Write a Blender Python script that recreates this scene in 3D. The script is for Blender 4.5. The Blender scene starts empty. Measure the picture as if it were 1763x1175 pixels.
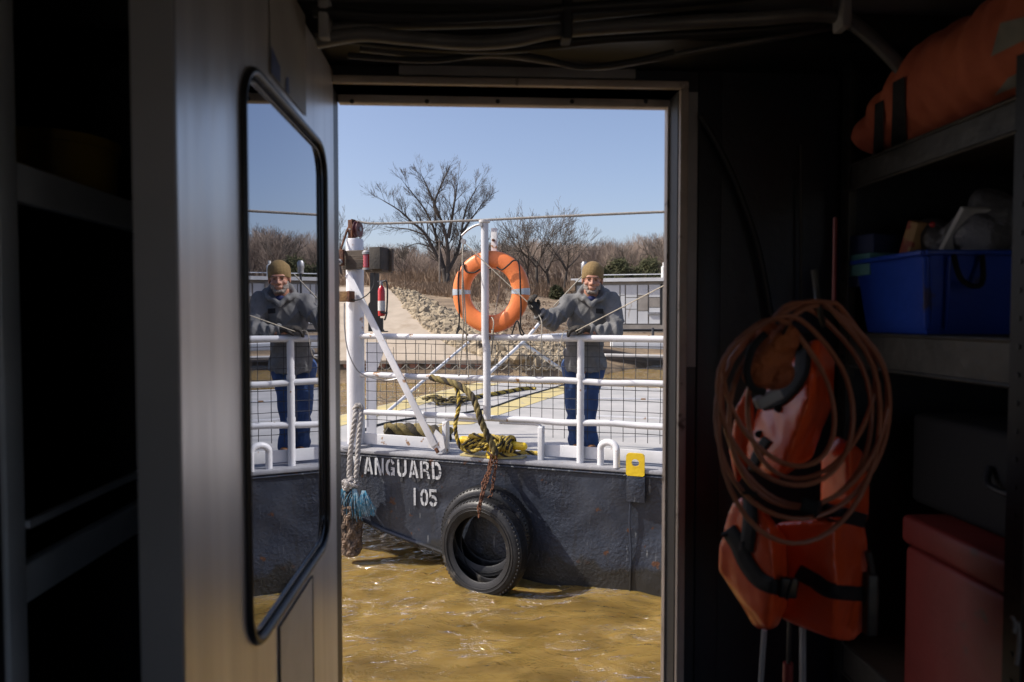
import bpy, bmesh, math, random
import numpy as np
from mathutils import Vector, Matrix, Euler, noise
R = math.radians
rnd = random.Random(7)
scene = bpy.context.scene
col = scene.collection
V = Vector

# ------------------------------------------------------------------ camera
F_PX, CX, CY = 1175.0, 881.5, 587.5
CAM = V((0, 0, 1.55))
YAW, PITCH = -2.9, -1.9
CROT = Euler((R(90 + PITCH), 0, R(YAW)), 'XYZ').to_matrix()
FWD = CROT @ V((0, 0, -1))
def ray(px, py):
    return CROT @ V(((px - CX) / F_PX, -(py - CY) / F_PX, -1))
def at_d(px, py, d):
    return CAM + ray(px, py) * d
def at_y(px, py, y):
    r = ray(px, py); return CAM + r * ((y - CAM.y) / r.y)
def at_x(px, py, x):
    r = ray(px, py); return CAM + r * ((x - CAM.x) / r.x)
def at_z(px, py, z):
    r = ray(px, py); return CAM + r * ((z - CAM.z) / r.z)
def at_pl(px, py, p, n):
    r = ray(px, py); return CAM + r * ((p - CAM).dot(n) / r.dot(n))

cd = bpy.data.cameras.new('camera'); cam = bpy.data.objects.new('camera', cd); col.objects.link(cam)
cam.location = CAM; cam.rotation_euler = (R(90 + PITCH), 0, R(YAW))
cd.sensor_width = 36; cd.lens = F_PX / 1763 * 36; cd.clip_start = 0.05; cd.clip_end = 3000
cd.dof.use_dof = True; cd.dof.focus_distance = 7.0; cd.dof.aperture_fstop = 4.0
scene.camera = cam

# ------------------------------------------------------------------ materials
def nt(m):
    m.use_nodes = True
    return m.node_tree.nodes, m.node_tree.links
def mat(name, c, c2=None, rough=.6, metal=0, scale=6, detail=5, bump=0, bscale=None, bdist=.01, c3=None,
        t3=.6, s3=3, spec=.5, mixlo=.35, mixhi=.65, stretch=(1, 1, 1), bmap=None, coat=0, rv=0, w3=.05, world=False):
    m = bpy.data.materials.new(name); n, l = nt(m)
    b = n['Principled BSDF']
    b.inputs['Roughness'].default_value = rough; b.inputs['Metallic'].default_value = metal
    b.inputs['Specular IOR Level'].default_value = spec
    if coat: b.inputs['Coat Weight'].default_value = coat; b.inputs['Coat Roughness'].default_value = .15
    tc = n.new('ShaderNodeTexCoord'); mp = n.new('ShaderNodeMapping'); mp.inputs['Scale'].default_value = stretch
    l.new(tc.outputs['Object'], mp.inputs[0])
    def ns(sc, dt=detail, src=None, r_=.55):
        q = n.new('ShaderNodeTexNoise'); q.inputs['Scale'].default_value = sc; q.inputs['Detail'].default_value = dt
        q.inputs['Roughness'].default_value = r_
        l.new((src or mp).outputs[0], q.inputs['Vector']); return q
    def ramp(src, a, b_):
        q = n.new('ShaderNodeMapRange'); q.inputs['From Min'].default_value = a; q.inputs['From Max'].default_value = b_
        l.new(src, q.inputs['Value']); return q.outputs[0]
    def mix(f, a, b_):
        q = n.new('ShaderNodeMix'); q.data_type = 'RGBA'
        l.new(f, q.inputs['Factor'])
        for s_, v in ((6, a), (7, b_)):
            if isinstance(v, tuple): q.inputs[s_].default_value = (*v, 1)
            else: l.new(v, q.inputs[s_])
        return q.outputs[2]
    cc = c
    if c2:
        q1 = ns(scale); cc = mix(ramp(q1.outputs[0], mixlo, mixhi), c, c2)
        if rv:
            q = n.new('ShaderNodeMapRange'); q.inputs['To Min'].default_value = rough - rv; q.inputs['To Max'].default_value = rough + rv
            l.new(ns(scale * 2.3).outputs[0], q.inputs['Value']); l.new(q.outputs[0], b.inputs['Roughness'])
    if c3:
        q3 = ns(s3, 8, tc if False else mp); cc = mix(ramp(q3.outputs[0], t3, t3 + w3), cc, c3)
    if isinstance(cc, tuple): b.inputs['Base Color'].default_value = (*cc, 1)
    else: l.new(cc, b.inputs['Base Color'])
    if bump:
        bn = n.new('ShaderNodeBump'); bn.inputs['Strength'].default_value = bump; bn.inputs['Distance'].default_value = bdist
        l.new(ns(bscale or scale * 4, 6).outputs[0], bn.inputs['Height']); l.new(bn.outputs[0], b.inputs['Normal'])
    return m

M = {}
M['white'] = mat('white_paint', (.66, .66, .68), (.57, .575, .60), .38, scale=5, bump=.25, bscale=30, bdist=.004, c3=(.30, .17, .09), t3=.63, s3=9, w3=.03)
M['postwhite'] = mat('post_paint', (.66, .66, .69), (.54, .55, .59), .4, scale=3, bump=.3, bscale=40, bdist=.004, c3=(.34, .19, .1), t3=.68, s3=5)
M['hull'] = None
M['gunwale'] = mat('gunwale_paint', (.31, .31, .33), (.20, .205, .23), .55, scale=4, bump=.3, bscale=60, c3=(.2, .12, .08), t3=.64, s3=6)
M['deck'] = mat('deck_paint', (.42, .405, .39), (.33, .325, .315), .6, scale=2.5, bump=.2, bscale=60, c3=(.30, .29, .28), t3=.6, s3=1.6, w3=.12)
M['yellowpaint'] = mat('yellow_deck_paint', (.54, .44, .18), (.46, .39, .20), .6, scale=4, c3=(.33, .30, .22), t3=.6, s3=7)
M['yellow'] = mat('yellow_paint', (.72, .50, .02), (.60, .40, .02), .45, scale=9, bump=.3, c3=(.25, .16, .04), t3=.64, s3=12)
M['black'] = mat('black_rubber', (.012, .012, .013), (.02, .02, .021), .45, scale=8, bump=.2)
M['tyre'] = mat('tyre_rubber', (.008, .0085, .010), (.016, .016, .018), .42, spec=.35, scale=12, bump=.35, bscale=90, bdist=.004, c3=(.06, .055, .05), t3=.62, s3=7, rv=.12)
M['rust'] = mat('rust', (.16, .06, .025), (.07, .03, .018), .85, scale=22, bump=.6, bscale=60)
M['rustwall'] = mat('rusty_sheet_pile', (.28, .13, .085), (.19, .09, .06), .85, scale=1.5, bump=.4, bscale=8, stretch=(1, 1, .3))
M['wood'] = mat('weathered_wood', (.09, .065, .045), (.045, .035, .028), .8, scale=9, bump=.6, bscale=26, stretch=(.3, .3, 3))
M['woodpale'] = mat('pale_wood_block', (.22, .12, .04), (.12, .06, .025), .8, scale=18, bump=.6)
M['red'] = mat('red_enamel', (.45, .012, .015), None, .25, coat=.5)
M['redlens'] = mat('red_lens', (.42, .01, .015), (.25, .005, .01), .12, scale=2, coat=1)
M['label'] = mat('white_label', (.6, .6, .58), (.5, .5, .5), .5, scale=60)
M['buoy'] = mat('orange_buoy_plastic', (.82, .24, .065), (.74, .18, .05), .42, scale=4, bump=.12, bscale=50, c3=(.45, .13, .05), t3=.66, s3=10)
M['reflect'] = mat('grey_reflective_tape', (.38, .44, .52), (.45, .5, .55), .35, scale=20, metal=.2)
M['ropeY'] = mat('yellow_rope', (.52, .37, .05), (.33, .25, .07), .8, scale=30, bump=.6, bscale=120, bdist=.006)
M['ropeYd'] = mat('dirty_yellow_rope', (.22, .17, .06), (.12, .095, .04), .9, scale=30, bump=.6, bscale=120, bdist=.006)
M['ropeK'] = mat('black_rope', (.02, .018, .015), (.045, .035, .022), .9, scale=40, bump=.6, bscale=120, bdist=.006)
M['ropeW'] = mat('weathered_white_rope', (.46, .43, .40), (.30, .28, .27), .9, scale=25, bump=.6, bscale=90, bdist=.006)
M['line'] = mat('pale_thin_line', (.42, .38, .31), (.30, .27, .22), .8, scale=60)
M['ropeB'] = mat('blue_frayed_fibre', (.05, .22, .34), (.28, .40, .46), .85, scale=38, mixlo=.45, mixhi=.55)
M['fender'] = mat('brown_fender_fibre', (.22, .145, .095), (.10, .08, .065), .95, scale=30, bump=.8, bscale=90, c3=(.34, .25, .19), t3=.58, s3=30)
M['fenderdk'] = mat('dark_fender_fibre', (.06, .055, .05), (.025, .03, .035), .95, scale=30, bump=.8, bscale=90, c3=(.22, .2, .17), t3=.6, s3=24)
M['steel'] = mat('wire_rope_steel', (.30, .28, .26), (.18, .17, .16), .75, metal=.1, scale=80)
M['rackshade'] = mat('shaded_rack_steel', (.022, .022, .022), (.014, .014, .014), .5, metal=.3, scale=10)  # copy of the rack steel with the near upright's shade put into the colour
M['wire'] = mat('dark_mesh_wire', (.03, .03, .035), None, .6)
M['galv'] = mat('galvanised_steel', (.35, .35, .36), (.25, .25, .26), .45, metal=.6, scale=14)
# people
M['skin'] = mat('skin', (.42, .22, .15), (.33, .15, .10), .55, scale=18, bump=.4, bscale=60, bdist=.004)
M['beard'] = mat('grey_beard', (.27, .235, .21), (.16, .13, .115), .9, scale=90, bump=.8, bscale=200, bdist=.004)
M['beanie'] = mat('tan_knit', (.205, .138, .058), (.16, .105, .042), .95, scale=60, bump=.5, bscale=150, bdist=.003)
M['hoodie'] = mat('grey_fleece', (.152, .152, .153), (.115, .115, .117), .95, scale=14, bump=.35, bscale=60, bdist=.006)
M['jeans'] = mat('blue_denim', (.018, .042, .125), (.035, .075, .19), .9, scale=9, bump=.5, bscale=22, bdist=.02, stretch=(1, 1, .5))
M['glove'] = mat('brown_black_glove', (.035, .028, .022), (.015, .014, .013), .8, scale=22, bump=.4)
M['boot'] = mat('tan_leather', (.25, .12, .05), (.15, .07, .03), .6, scale=20)
M['eye'] = mat('eye', (.05, .03, .025), None, .2)
M['navy'] = mat('navy_cloth', (.01, .015, .07), None, .9)
# shore
M['bark'] = mat('bark', (.06, .05, .042), (.09, .075, .064), .95, scale=5)
M['barkpale'] = mat('pale_bark', (.24, .205, .175), (.15, .125, .105), .95, scale=5)
M['woods'] = mat('bare_wood_twigs', (.30, .235, .19), (.20, .155, .125), .95, scale=.25)
M['brush'] = mat('dry_brush', (.33, .225, .145), (.19, .135, .09), .95, scale=.6)
M['hillbrush'] = mat('wooded_hillside', (.15, .115, .09), (.085, .065, .052), .95, scale=.35, detail=8, bump=1, bscale=1.2, bdist=.8)
M['rock'] = mat('riprap_stone', (.38, .31, .21), (.20, .16, .11), .9, scale=2.2, bump=.6, bscale=14, bdist=.03)
M['ramp'] = mat('ramp_concrete', (.41, .34, .26), (.34, .28, .21), .9, scale=1.2, bump=.2, bscale=20, c3=(.30, .235, .165), t3=.55, s3=.9, w3=.15, stretch=(1, .3, 1))
M['cedar'] = mat('cedar_foliage', (.05, .06, .025), (.085, .08, .035), .95, scale=2)
M['shed'] = mat('shed_white_panel', (.60, .61, .62), (.50, .51, .53), .6, scale=1.2, stretch=(1, 1, .3), c3=(.34, .31, .28), t3=.66, s3=2)
M['shedgrey'] = mat('shed_grey_board', (.30, .275, .25), (.22, .2, .18), .8, scale=2)
# interior
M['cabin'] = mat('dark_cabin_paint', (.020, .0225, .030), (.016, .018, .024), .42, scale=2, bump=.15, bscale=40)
M['ceil'] = mat('cabin_ceiling_paint', (.20, .20, .20), (.15, .15, .155), .6, scale=1.5)
M['floor'] = mat('cabin_floor', (.06, .06, .06), (.04, .04, .04), .6, scale=4)
M['doorframe'] = mat('door_frame_aluminium', (.55, .47, .39), (.40, .34, .28), .5, metal=.1, scale=7, bump=.35, bscale=30, c3=(.10, .075, .055), t3=.63, s3=14, stretch=(1, 1, 1))
M['darkframe'] = mat('dark_seal', (.02, .021, .022), (.03, .03, .03), .6, scale=8)
M['strip'] = mat('grey_metal_strip', (.36, .35, .34), (.29, .285, .275), .5, scale=6)
M['doorskin'] = mat('brushed_door_aluminium', (.78, .76, .76), (.62, .60, .61), .33, metal=.65, scale=3, bump=.12, bscale=14, bdist=.004, stretch=(6, 6, .4), rv=.08)
M['dooredge'] = mat('dull_door_edge', (.34, .33, .33), (.27, .265, .265), .5, metal=.1, scale=3)
M['gasket'] = mat('window_gasket', (.011, .011, .013), None, .32)
M['placard'] = mat('placard', (.30, .28, .25), (.24, .225, .205), .5, scale=9)
M['bluetape'] = mat('blue_tape_mark', (.03, .05, .15), None, .6)
M['shelfpaint'] = mat('shelf_pale_paint', (.68, .72, .76), (.55, .59, .63), .5, scale=5)
M['rack'] = mat('rack_steel', (.085, .08, .072), (.045, .043, .04), .5, metal=.5, scale=10, bump=.2)
M['cable'] = mat('grey_cable', (.13, .125, .12), (.085, .083, .08), .3, scale=9)
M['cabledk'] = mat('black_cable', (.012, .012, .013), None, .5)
M['vest'] = mat('orange_vinyl_foam', (.86, .105, .020), (.70, .07, .016), .26, scale=6, bump=.3, bscale=16, bdist=.008, coat=.15, c3=(.24, .035, .015), t3=.66, s3=9)
M['vestold'] = mat('faded_orange_cloth', (.56, .145, .065), (.40, .085, .042), .85, scale=8, bump=.4, bscale=30, c3=(.2, .16, .13), t3=.66, s3=6)
M['crumple'] = mat('crumpled_orange_cloth', (.50, .13, .03), (.28, .065, .02), .7, scale=14, bump=1, bscale=16, bdist=.04)
M['strap'] = mat('black_webbing', (.006, .006, .007), (.012, .012, .013), .8, scale=80)
M['hose'] = mat('copper_brown_cord', (.42, .15, .075), (.32, .115, .058), .42, scale=8)
M['bin'] = mat('blue_plastic_bin', (.012, .07, .50), (.014, .06, .40), .35, scale=6, bump=.2, c3=(.05, .05, .12), t3=.63, s3=14)
M['box_red'] = mat('red_box_plastic', (.24, .03, .024), (.18, .022, .018), .5, scale=5, bump=.2, c3=(.12, .05, .04), t3=.62, s3=8)
M['yell'] = mat('yellow_plastic', (.30, .19, .01), None, .5)
M['carton'] = mat('yellow_red_carton', (.42, .25, .10), (.30, .06, .04), .6, scale=12, mixlo=.48, mixhi=.52)
M['bag'] = mat('grey_plastic_bag', (.13, .13, .14), (.32, .33, .38), .35, scale=16, mixlo=.55, mixhi=.6, bump=.8, bscale=22, bdist=.02)
M['teal'] = mat('teal_pack', (.10, .28, .30), None, .6)
M['case'] = mat('black_case', (.009, .010, .013), None, .8)

# murky water: light comes back from the silt below a glossy rippled skin
def water_mat():
    m = bpy.data.materials.new('muddy_river_water'); n, l = nt(m); n.remove(n['Principled BSDF']); out = n['Material Output']
    tc = n.new('ShaderNodeTexCoord')
    mp = n.new('ShaderNodeMapping'); mp.inputs['Scale'].default_value = (1, 1.6, 1); mp.inputs['Rotation'].default_value = (0, 0, .35); l.new(tc.outputs['Object'], mp.inputs[0])
    def ns(sc, dt, dist=0):
        q = n.new('ShaderNodeTexNoise'); q.inputs['Scale'].default_value = sc; q.inputs['Detail'].default_value = dt; q.inputs['Distortion'].default_value = dist
        l.new(mp.outputs[0], q.inputs['Vector']); return q.outputs[0]
    r = n.new('ShaderNodeValToRGB'); e = r.color_ramp.elements; e[0].position = .34; e[1].position = .70
    e[0].color = (.108, .069, .018, 1); e[1].color = (.218, .142, .040, 1)
    l.new(ns(1.1, 6, 2.2), r.inputs[0])
    geo = n.new('ShaderNodeNewGeometry')
    sss = n.new('ShaderNodeSubsurfaceScattering'); sss.inputs['Scale'].default_value = .12; sss.inputs['Radius'].default_value = (1, .7, .35); l.new(r.outputs[0], sss.inputs['Color'])
    def bump(h, st, d, nrm=None):
        b = n.new('ShaderNodeBump'); b.inputs['Strength'].default_value = st; b.inputs['Distance'].default_value = d; l.new(h, b.inputs['Height'])
        if nrm: l.new(nrm, b.inputs['Normal'])
        return b.outputs[0]
    def mul(a, b_):
        q = n.new('ShaderNodeMath'); q.operation = 'MULTIPLY'; l.new(a, q.inputs[0]); l.new(b_, q.inputs[1]); return q.outputs[0]
    def rg(a, x, y, lo=0):
        q = n.new('ShaderNodeMapRange'); q.inputs['From Min'].default_value = x; q.inputs['From Max'].default_value = y; q.inputs['To Min'].default_value = lo; l.new(a, q.inputs['Value']); return q.outputs[0]
    b1 = bump(ns(3.6, 3, 1.2), 1, .048)
    b2 = bump(ns(13, 3, .8), 1, .011, b1)
    b3 = bump(mul(ns(48, 2), rg(ns(2.0, 4, 1.2), .52, .62, .0)), 1, .10, b2)
    gl = n.new('ShaderNodeBsdfGlossy'); gl.inputs['Roughness'].default_value = .05; l.new(b3, gl.inputs['Normal'])
    fr = n.new('ShaderNodeFresnel'); fr.inputs['IOR'].default_value = 1.36; l.new(b2, fr.inputs['Normal'])
    mx = n.new('ShaderNodeMixShader'); l.new(fr.outputs[0], mx.inputs[0]); l.new(sss.outputs[0], mx.inputs[1]); l.new(gl.outputs[0], mx.inputs[2]); l.new(mx.outputs[0], out.inputs['Surface'])
    return m
M['water'] = water_mat()

def hull_mat():
    m = bpy.data.materials.new('hull_paint'); n, l = nt(m); b = n['Principled BSDF']
    tc = n.new('ShaderNodeTexCoord')
    def ns(sc, dt=6, st=(1, 1, 1)):
        mp = n.new('ShaderNodeMapping'); mp.inputs['Scale'].default_value = st; l.new(tc.outputs['Object'], mp.inputs[0])
        q = n.new('ShaderNodeTexNoise'); q.inputs['Scale'].default_value = sc; q.inputs['Detail'].default_value = dt
        l.new(mp.outputs[0], q.inputs['Vector']); return q.outputs[0]
    def rg(s, a, c_):
        q = n.new('ShaderNodeMapRange'); q.inputs['From Min'].default_value = a; q.inputs['From Max'].default_value = c_
        l.new(s, q.inputs['Value']); return q.outputs[0]
    def mix(f, a, c_):
        q = n.new('ShaderNodeMix'); q.data_type = 'RGBA'; l.new(f, q.inputs['Factor'])
        for s_, v in ((6, a), (7, c_)):
            if isinstance(v, tuple): q.inputs[s_].default_value = (*v, 1)
            else: l.new(v, q.inputs[s_])
        return q.outputs[2]
    c = mix(rg(ns(3), .35, .65), (.022, .028, .044), (.038, .045, .063))
    c = mix(rg(ns(4, 8, (3, 3, .25)), .56, .70), c, (.026, .029, .038))       # run-off streaks
    c = mix(rg(ns(9, 9), .655, .68), c, (.085, .038, .022)); c = mix(rg(ns(7, 9, (3, 3, .5)), .66, .70), c, (.13, .14, .155))                       # rust spots
    # wet dark boot-top near the water line, ragged
    sp = n.new('ShaderNodeSeparateXYZ'); l.new(tc.outputs['Object'], sp.inputs[0])
    ad = n.new('ShaderNodeMath'); ad.operation = 'MULTIPLY_ADD'; l.new(ns(5, 8), ad.inputs[0]); ad.inputs[1].default_value = .35
    l.new(sp.outputs['Z'], ad.inputs[2])
    c = mix(rg(ad.outputs[0], -.52 + .33 + .17 - .33, -.62 + .33 + .17 - .33), c, (.022, .022, .022)) if False else mix(rg(ad.outputs[0], .41, .36), c, (.024, .023, .022))
    l.new(c, b.inputs['Base Color']); b.inputs['Roughness'].default_value = .42
    b1 = n.new('ShaderNodeBump'); b1.inputs['Strength'].default_value = 1; b1.inputs['Distance'].default_value = .0095; q9 = n.new('ShaderNodeMath'); q9.operation = 'MULTIPLY'; l.new(ns(38, 5), q9.inputs[0]); l.new(rg(ns(2.2, 3), .30, .62), q9.inputs[1]); l.new(q9.outputs[0], b1.inputs['Height'])
    b2 = n.new('ShaderNodeBump'); b2.inputs['Strength'].default_value = .22; b2.inputs['Distance'].default_value = .05; l.new(ns(5, 3), b2.inputs['Height'])
    l.new(b1.outputs[0], b2.inputs['Normal']); l.new(b2.outputs[0], b.inputs['Normal'])
    return m
M['hull'] = hull_mat()
M['stencil'] = mat('white_stencil_paint', (.62, .63, .64), (.50, .51, .54), .5, scale=14, bump=.6, bscale=34, bdist=.008, c3=(.07, .08, .10), t3=.60, s3=22)
M['ghost'] = mat('worn_black_paint', (.03, .032, .038), (.045, .048, .055), .5, scale=20, bump=.6, bscale=34)

def glass_mat():
    m = bpy.data.materials.new('tinted_reflective_glass'); n, l = nt(m); b = n['Principled BSDF']
    b.inputs['Base Color'].default_value = (.37, .40, .47, 1); b.inputs['Metallic'].default_value = 1; b.inputs['Roughness'].default_value = .0
    return m
M['glass'] = glass_mat()

def ground_mat():
    m = bpy.data.materials.new('dry_field'); n, l = nt(m); b = n['Principled BSDF']; b.inputs['Roughness'].default_value = .95
    tc = n.new('ShaderNodeTexCoord')
    def ns(sc, st=(1, 1, 1)):
        mp = n.new('ShaderNodeMapping'); mp.inputs['Scale'].default_value = st; l.new(tc.outputs['Object'], mp.inputs[0])
        q = n.new('ShaderNodeTexNoise'); q.inputs['Scale'].default_value = sc; q.inputs['Detail'].default_value = 8; q.inputs['Roughness'].default_value = .65
        l.new(mp.outputs[0], q.inputs['Vector']); return q.outputs[0]
    r = n.new('ShaderNodeValToRGB'); e = r.color_ramp.elements; e[0].position = .36; e[0].color = (.10, .07, .043, 1)
    e[1].position = .62; e[1].color = (.30, .22, .14, 1); x = e.new(.5); x.color = (.20, .145, .092, 1)
    l.new(ns(.5, (.25, 1.6, 1)), r.inputs[0]); l.new(r.outputs[0], b.inputs['Base Color'])
    bb = n.new('ShaderNodeBump'); bb.inputs['Strength'].default_value = .8; bb.inputs['Distance'].default_value = .15; l.new(ns(2.5), bb.inputs['Height']); l.new(bb.outputs[0], b.inputs['Normal'])
    return m
M['ground'] = ground_mat()

# ------------------------------------------------------------------ mesh builder
def catmull(pts, n=8, closed=False):
    pts = [V(p) for p in pts]
    if len(pts) < 3: return [pts[0].lerp(pts[1], i / n) for i in range(n + 1)]
    out = []; N = len(pts)
    rng = range(N) if closed else range(N - 1)
    for i in rng:
        g = (lambda k: pts[k % N]) if closed else (lambda k: pts[min(max(k, 0), N - 1)])
        p0, p1, p2, p3 = g(i - 1), g(i), g(i + 1), g(i + 2)
        for j in range(n):
            t = j / n
            out.append(.5 * ((2 * p1) + (p2 - p0) * t + (2 * p0 - 5 * p1 + 4 * p2 - p3) * t * t + (3 * p1 - p0 - 3 * p2 + p3) * t ** 3))
    if not closed: out.append(pts[-1])
    return out
def frames(pts, closed=False):
    n = len(pts); T = []
    for i in range(n):
        a = pts[(i - 1) % n] if (closed or i > 0) else pts[i]; b = pts[(i + 1) % n] if (closed or i < n - 1) else pts[i]
        d = (b - a); T.append(d.normalized() if d.length > 1e-9 else V((0, 0, 1)))
    u = T[0].orthogonal().normalized(); U = []
    for t in T:
        u = (u - t * u.dot(t))
        u = u.normalized() if u.length > 1e-6 else t.orthogonal().normalized()
        U.append(u)
    return T, U, [t.cross(u) for t, u in zip(T, U)]
HEADC = None; HSC = 1.12
class MB:
    def __init__(s): s.v = []; s.f = []; s.mi = []; s.cur = 0
    def add(s, vs, fs):
        o = len(s.v); s.v += [V(x) for x in vs]; s.f += [tuple(i + o for i in f) for f in fs]; s.mi += [s.cur] * len(fs); return s
    def box(s, c, size, rot=None, bev=0):
        c = V(c); a, b, d = [x / 2 for x in size]
        if bev:
            bm = bmesh.new(); bmesh.ops.create_cube(bm, size=1)
            for v in bm.verts: v.co = V((v.co.x * size[0], v.co.y * size[1], v.co.z * size[2]))
            bmesh.ops.bevel(bm, geom=list(bm.edges), offset=min(bev, min(size) * .45), segments=3, affect='EDGES', profile=.5)
            vs = [v.co.copy() for v in bm.verts]; fs = [[v.index for v in f.verts] for f in bm.faces]; bm.free()
        else:
            vs = [V((x, y, z)) for x in (-a, a) for y in (-b, b) for z in (-d, d)]
            fs = [(0, 1, 3, 2), (4, 6, 7, 5), (0, 4, 5, 1), (2, 3, 7, 6), (0, 2, 6, 4), (1, 5, 7, 3)]
        if rot is not None: vs = [rot @ v for v in vs]
        return s.add([c + v for v in vs], fs)
    def b2(s, lo, hi, bev=0):
        lo, hi = V(lo), V(hi); return s.box((lo + hi) / 2, [abs(x) for x in (hi - lo)], None, bev)
    def bar(s, a, b, w, h, up=(0, 0, 1), bev=0):
        a, b = V(a), V(b); x = (b - a).normalized(); y = V(up).cross(x)
        y = y.normalized() if y.length > 1e-6 else x.orthogonal().normalized(); z = x.cross(y)
        m = Matrix((x, y, z)).transposed(); return s.box((a + b) / 2, ((b - a).length, w, h), m, bev)
    def tube(s, pts, r, seg=8, closed=False, cap=True):
        pts = [V(p) for p in pts]; n = len(pts); T, U, W = frames(pts, closed)
        rr = r if isinstance(r, (list, tuple)) else [r] * n
        vs = []
        for i in range(n):
            for k in range(seg):
                a = 2 * math.pi * k / seg; vs.append(pts[i] + (U[i] * math.cos(a) + W[i] * math.sin(a)) * rr[i])
        fs = []
        for i in range(n if closed else n - 1):
            j = (i + 1) % n
            for k in range(seg):
                k2 = (k + 1) % seg; fs.append((i * seg + k, i * seg + k2, j * seg + k2, j * seg + k))
        if cap and not closed: fs += [tuple(range(seg))[::-1], tuple((n - 1) * seg + k for k in range(seg))]
        return s.add(vs, fs)
    def lathe(s, prof, c, axis=(0, 0, 1), seg=32, closed=False):
        ax = V(axis).normalized(); u = ax.orthogonal().normalized(); w = ax.cross(u); c = V(c); vs = []
        if HEADC is not None and (c - HEADC).length < .145: prof = [(a * HSC, b * HSC) for a, b in prof]
        for (r, h) in prof:
            for k in range(seg):
                a = 2 * math.pi * k / seg; vs.append(c + ax * h + (u * math.cos(a) + w * math.sin(a)) * r)
        n = len(prof); fs = []
        for i in range(n if closed else n - 1):
            j = (i + 1) % n
            for k in range(seg):
                k2 = (k + 1) % seg; fs.append((i * seg + k, i * seg + k2, j * seg + k2, j * seg + k))
        if not closed: fs += [tuple(range(seg))[::-1], tuple((n - 1) * seg + k for k in range(seg))]
        return s.add(vs, fs)
    def ell(s, c, rad, rot=None, seg=20, rings=12):
        c = V(c)
        if HEADC is not None and (c - HEADC).length < .145: rad = [q * HSC for q in rad]
        vs = [V((0, 0, 1))]; 
        for i in range(1, rings):
            t = math.pi * i / rings
            for k in range(seg):
                a = 2 * math.pi * k / seg; vs.append(V((math.sin(t) * math.cos(a), math.sin(t) * math.sin(a), math.cos(t))))
        vs.append(V((0, 0, -1)))
        fs = [(0, 1 + k, 1 + (k + 1) % seg) for k in range(seg)]
        for i in range(rings - 2):
            for k in range(seg):
                k2 = (k + 1) % seg; a = 1 + i * seg; fs.append((a + k, a + seg + k, a + seg + k2, a + k2))
        L = len(vs) - 1; a = 1 + (rings - 2) * seg; fs += [(L, a + (k + 1) % seg, a + k) for k in range(seg)]
        vs = [V((v.x * rad[0], v.y * rad[1], v.z * rad[2])) for v in vs]
        if rot is not None: vs = [rot @ v for v in vs]
        return s.add([c + v for v in vs], fs)
    def hull(s, pts):
        bm = bmesh.new()
        for p in pts: bm.verts.new(V(p))
        r = bmesh.ops.convex_hull(bm, input=list(bm.verts)); bmesh.ops.delete(bm, geom=[v for v in bm.verts if not v.link_faces], context='VERTS')
        bm.verts.index_update(); bmesh.ops.recalc_face_normals(bm, faces=list(bm.faces)); vs = [v.co.copy() for v in bm.verts]; fs = [[v.index for v in f.verts] for f in bm.faces]; bm.free(); return s.add(vs, fs)
    def chain(s, pts, rr, seg=16):      # tapered capsules: overlapping closed solids for the remesh
        pts = [V(p) for p in pts]
        for i in range(len(pts)): s.ell(pts[i], (rr[i],) * 3, None, seg, 10)
        for i in range(len(pts) - 1): s.tube([pts[i], pts[i + 1]], [rr[i], rr[i + 1]], seg)
        return s
    def prism(s, poly, a, b):           # poly: list of 3-D points; a, b: offset vectors
        n = len(poly); a, b = V(a), V(b); vs = [V(p) + a for p in poly] + [V(p) + b for p in poly]
        fs = [tuple(range(n))[::-1], tuple(range(n, 2 * n))] + [(i, (i + 1) % n, n + (i + 1) % n, n + i) for i in range(n)]
        return s.add(vs, fs)
    def rope(s, pts, r, pitch=None, mats=(0, 0, 0), seg=6, n=8, closed=False, step=None, strands=3):
        p = catmull(pts, n, closed)
        # resample evenly
        L = [0]
        for i in range(1, len(p)): L.append(L[-1] + (p[i] - p[i - 1]).length)
        pitch = pitch or r * 7; step = step or pitch / 8; m = max(4, int(L[-1] / step)); q = []; j = 0
        for i in range(m + 1):
            d = L[-1] * i / m
            while j < len(L) - 2 and L[j + 1] < d: j += 1
            q.append(p[j].lerp(p[j + 1], (d - L[j]) / max(1e-9, L[j + 1] - L[j])))
        T, U, W = frames(q)
        for k in range(strands):
            s.cur = mats[k % len(mats)]; sp = []
            for i in range(m + 1):
                a = 2 * math.pi * (k / strands + (L[-1] * i / m) / pitch)
                sp.append(q[i] + (U[i] * math.cos(a) + W[i] * math.sin(a)) * r * .5)
            s.tube(sp, r * .56, seg)
        s.cur = 0; return s
    def obj(s, name, m, parent=None, smooth=True, label=None, cat=None, group=None, kind=None):
        me = bpy.data.meshes.new(name); off = V(parent['_loc']) if parent is not None and '_loc' in parent else V((0, 0, 0))
        me.from_pydata([tuple(v - off) for v in s.v], [], s.f); me.update()
        for x in (m if isinstance(m, (list, tuple)) else [m]): me.materials.append(M[x] if isinstance(x, str) else x)
        me.polygons.foreach_set('material_index', s.mi)
        o = bpy.data.objects.new(name, me); col.objects.link(o)
        if parent is not None: o.parent = parent; o['_loc'] = list(off)
        if smooth:
            me.polygons.foreach_set('use_smooth', [True] * len(me.polygons))
            try: me.set_sharp_from_angle(angle=R(38 if smooth is True else smooth))
            except Exception: pass
        tag(o, label, cat, group, kind); return o
def tag(o, label=None, cat=None, group=None, kind=None):
    if label: o['label'] = label
    if cat: o['category'] = cat
    if group: o['group'] = group
    if kind: o['kind'] = kind
    return o
def empty(name, loc, label, cat, group=None, kind=None, parent=None):
    o = bpy.data.objects.new(name, None); col.objects.link(o); o.location = loc; o['_loc'] = list(loc); o.empty_display_size = .1
    return tag(o, label, cat, group, kind)
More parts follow.
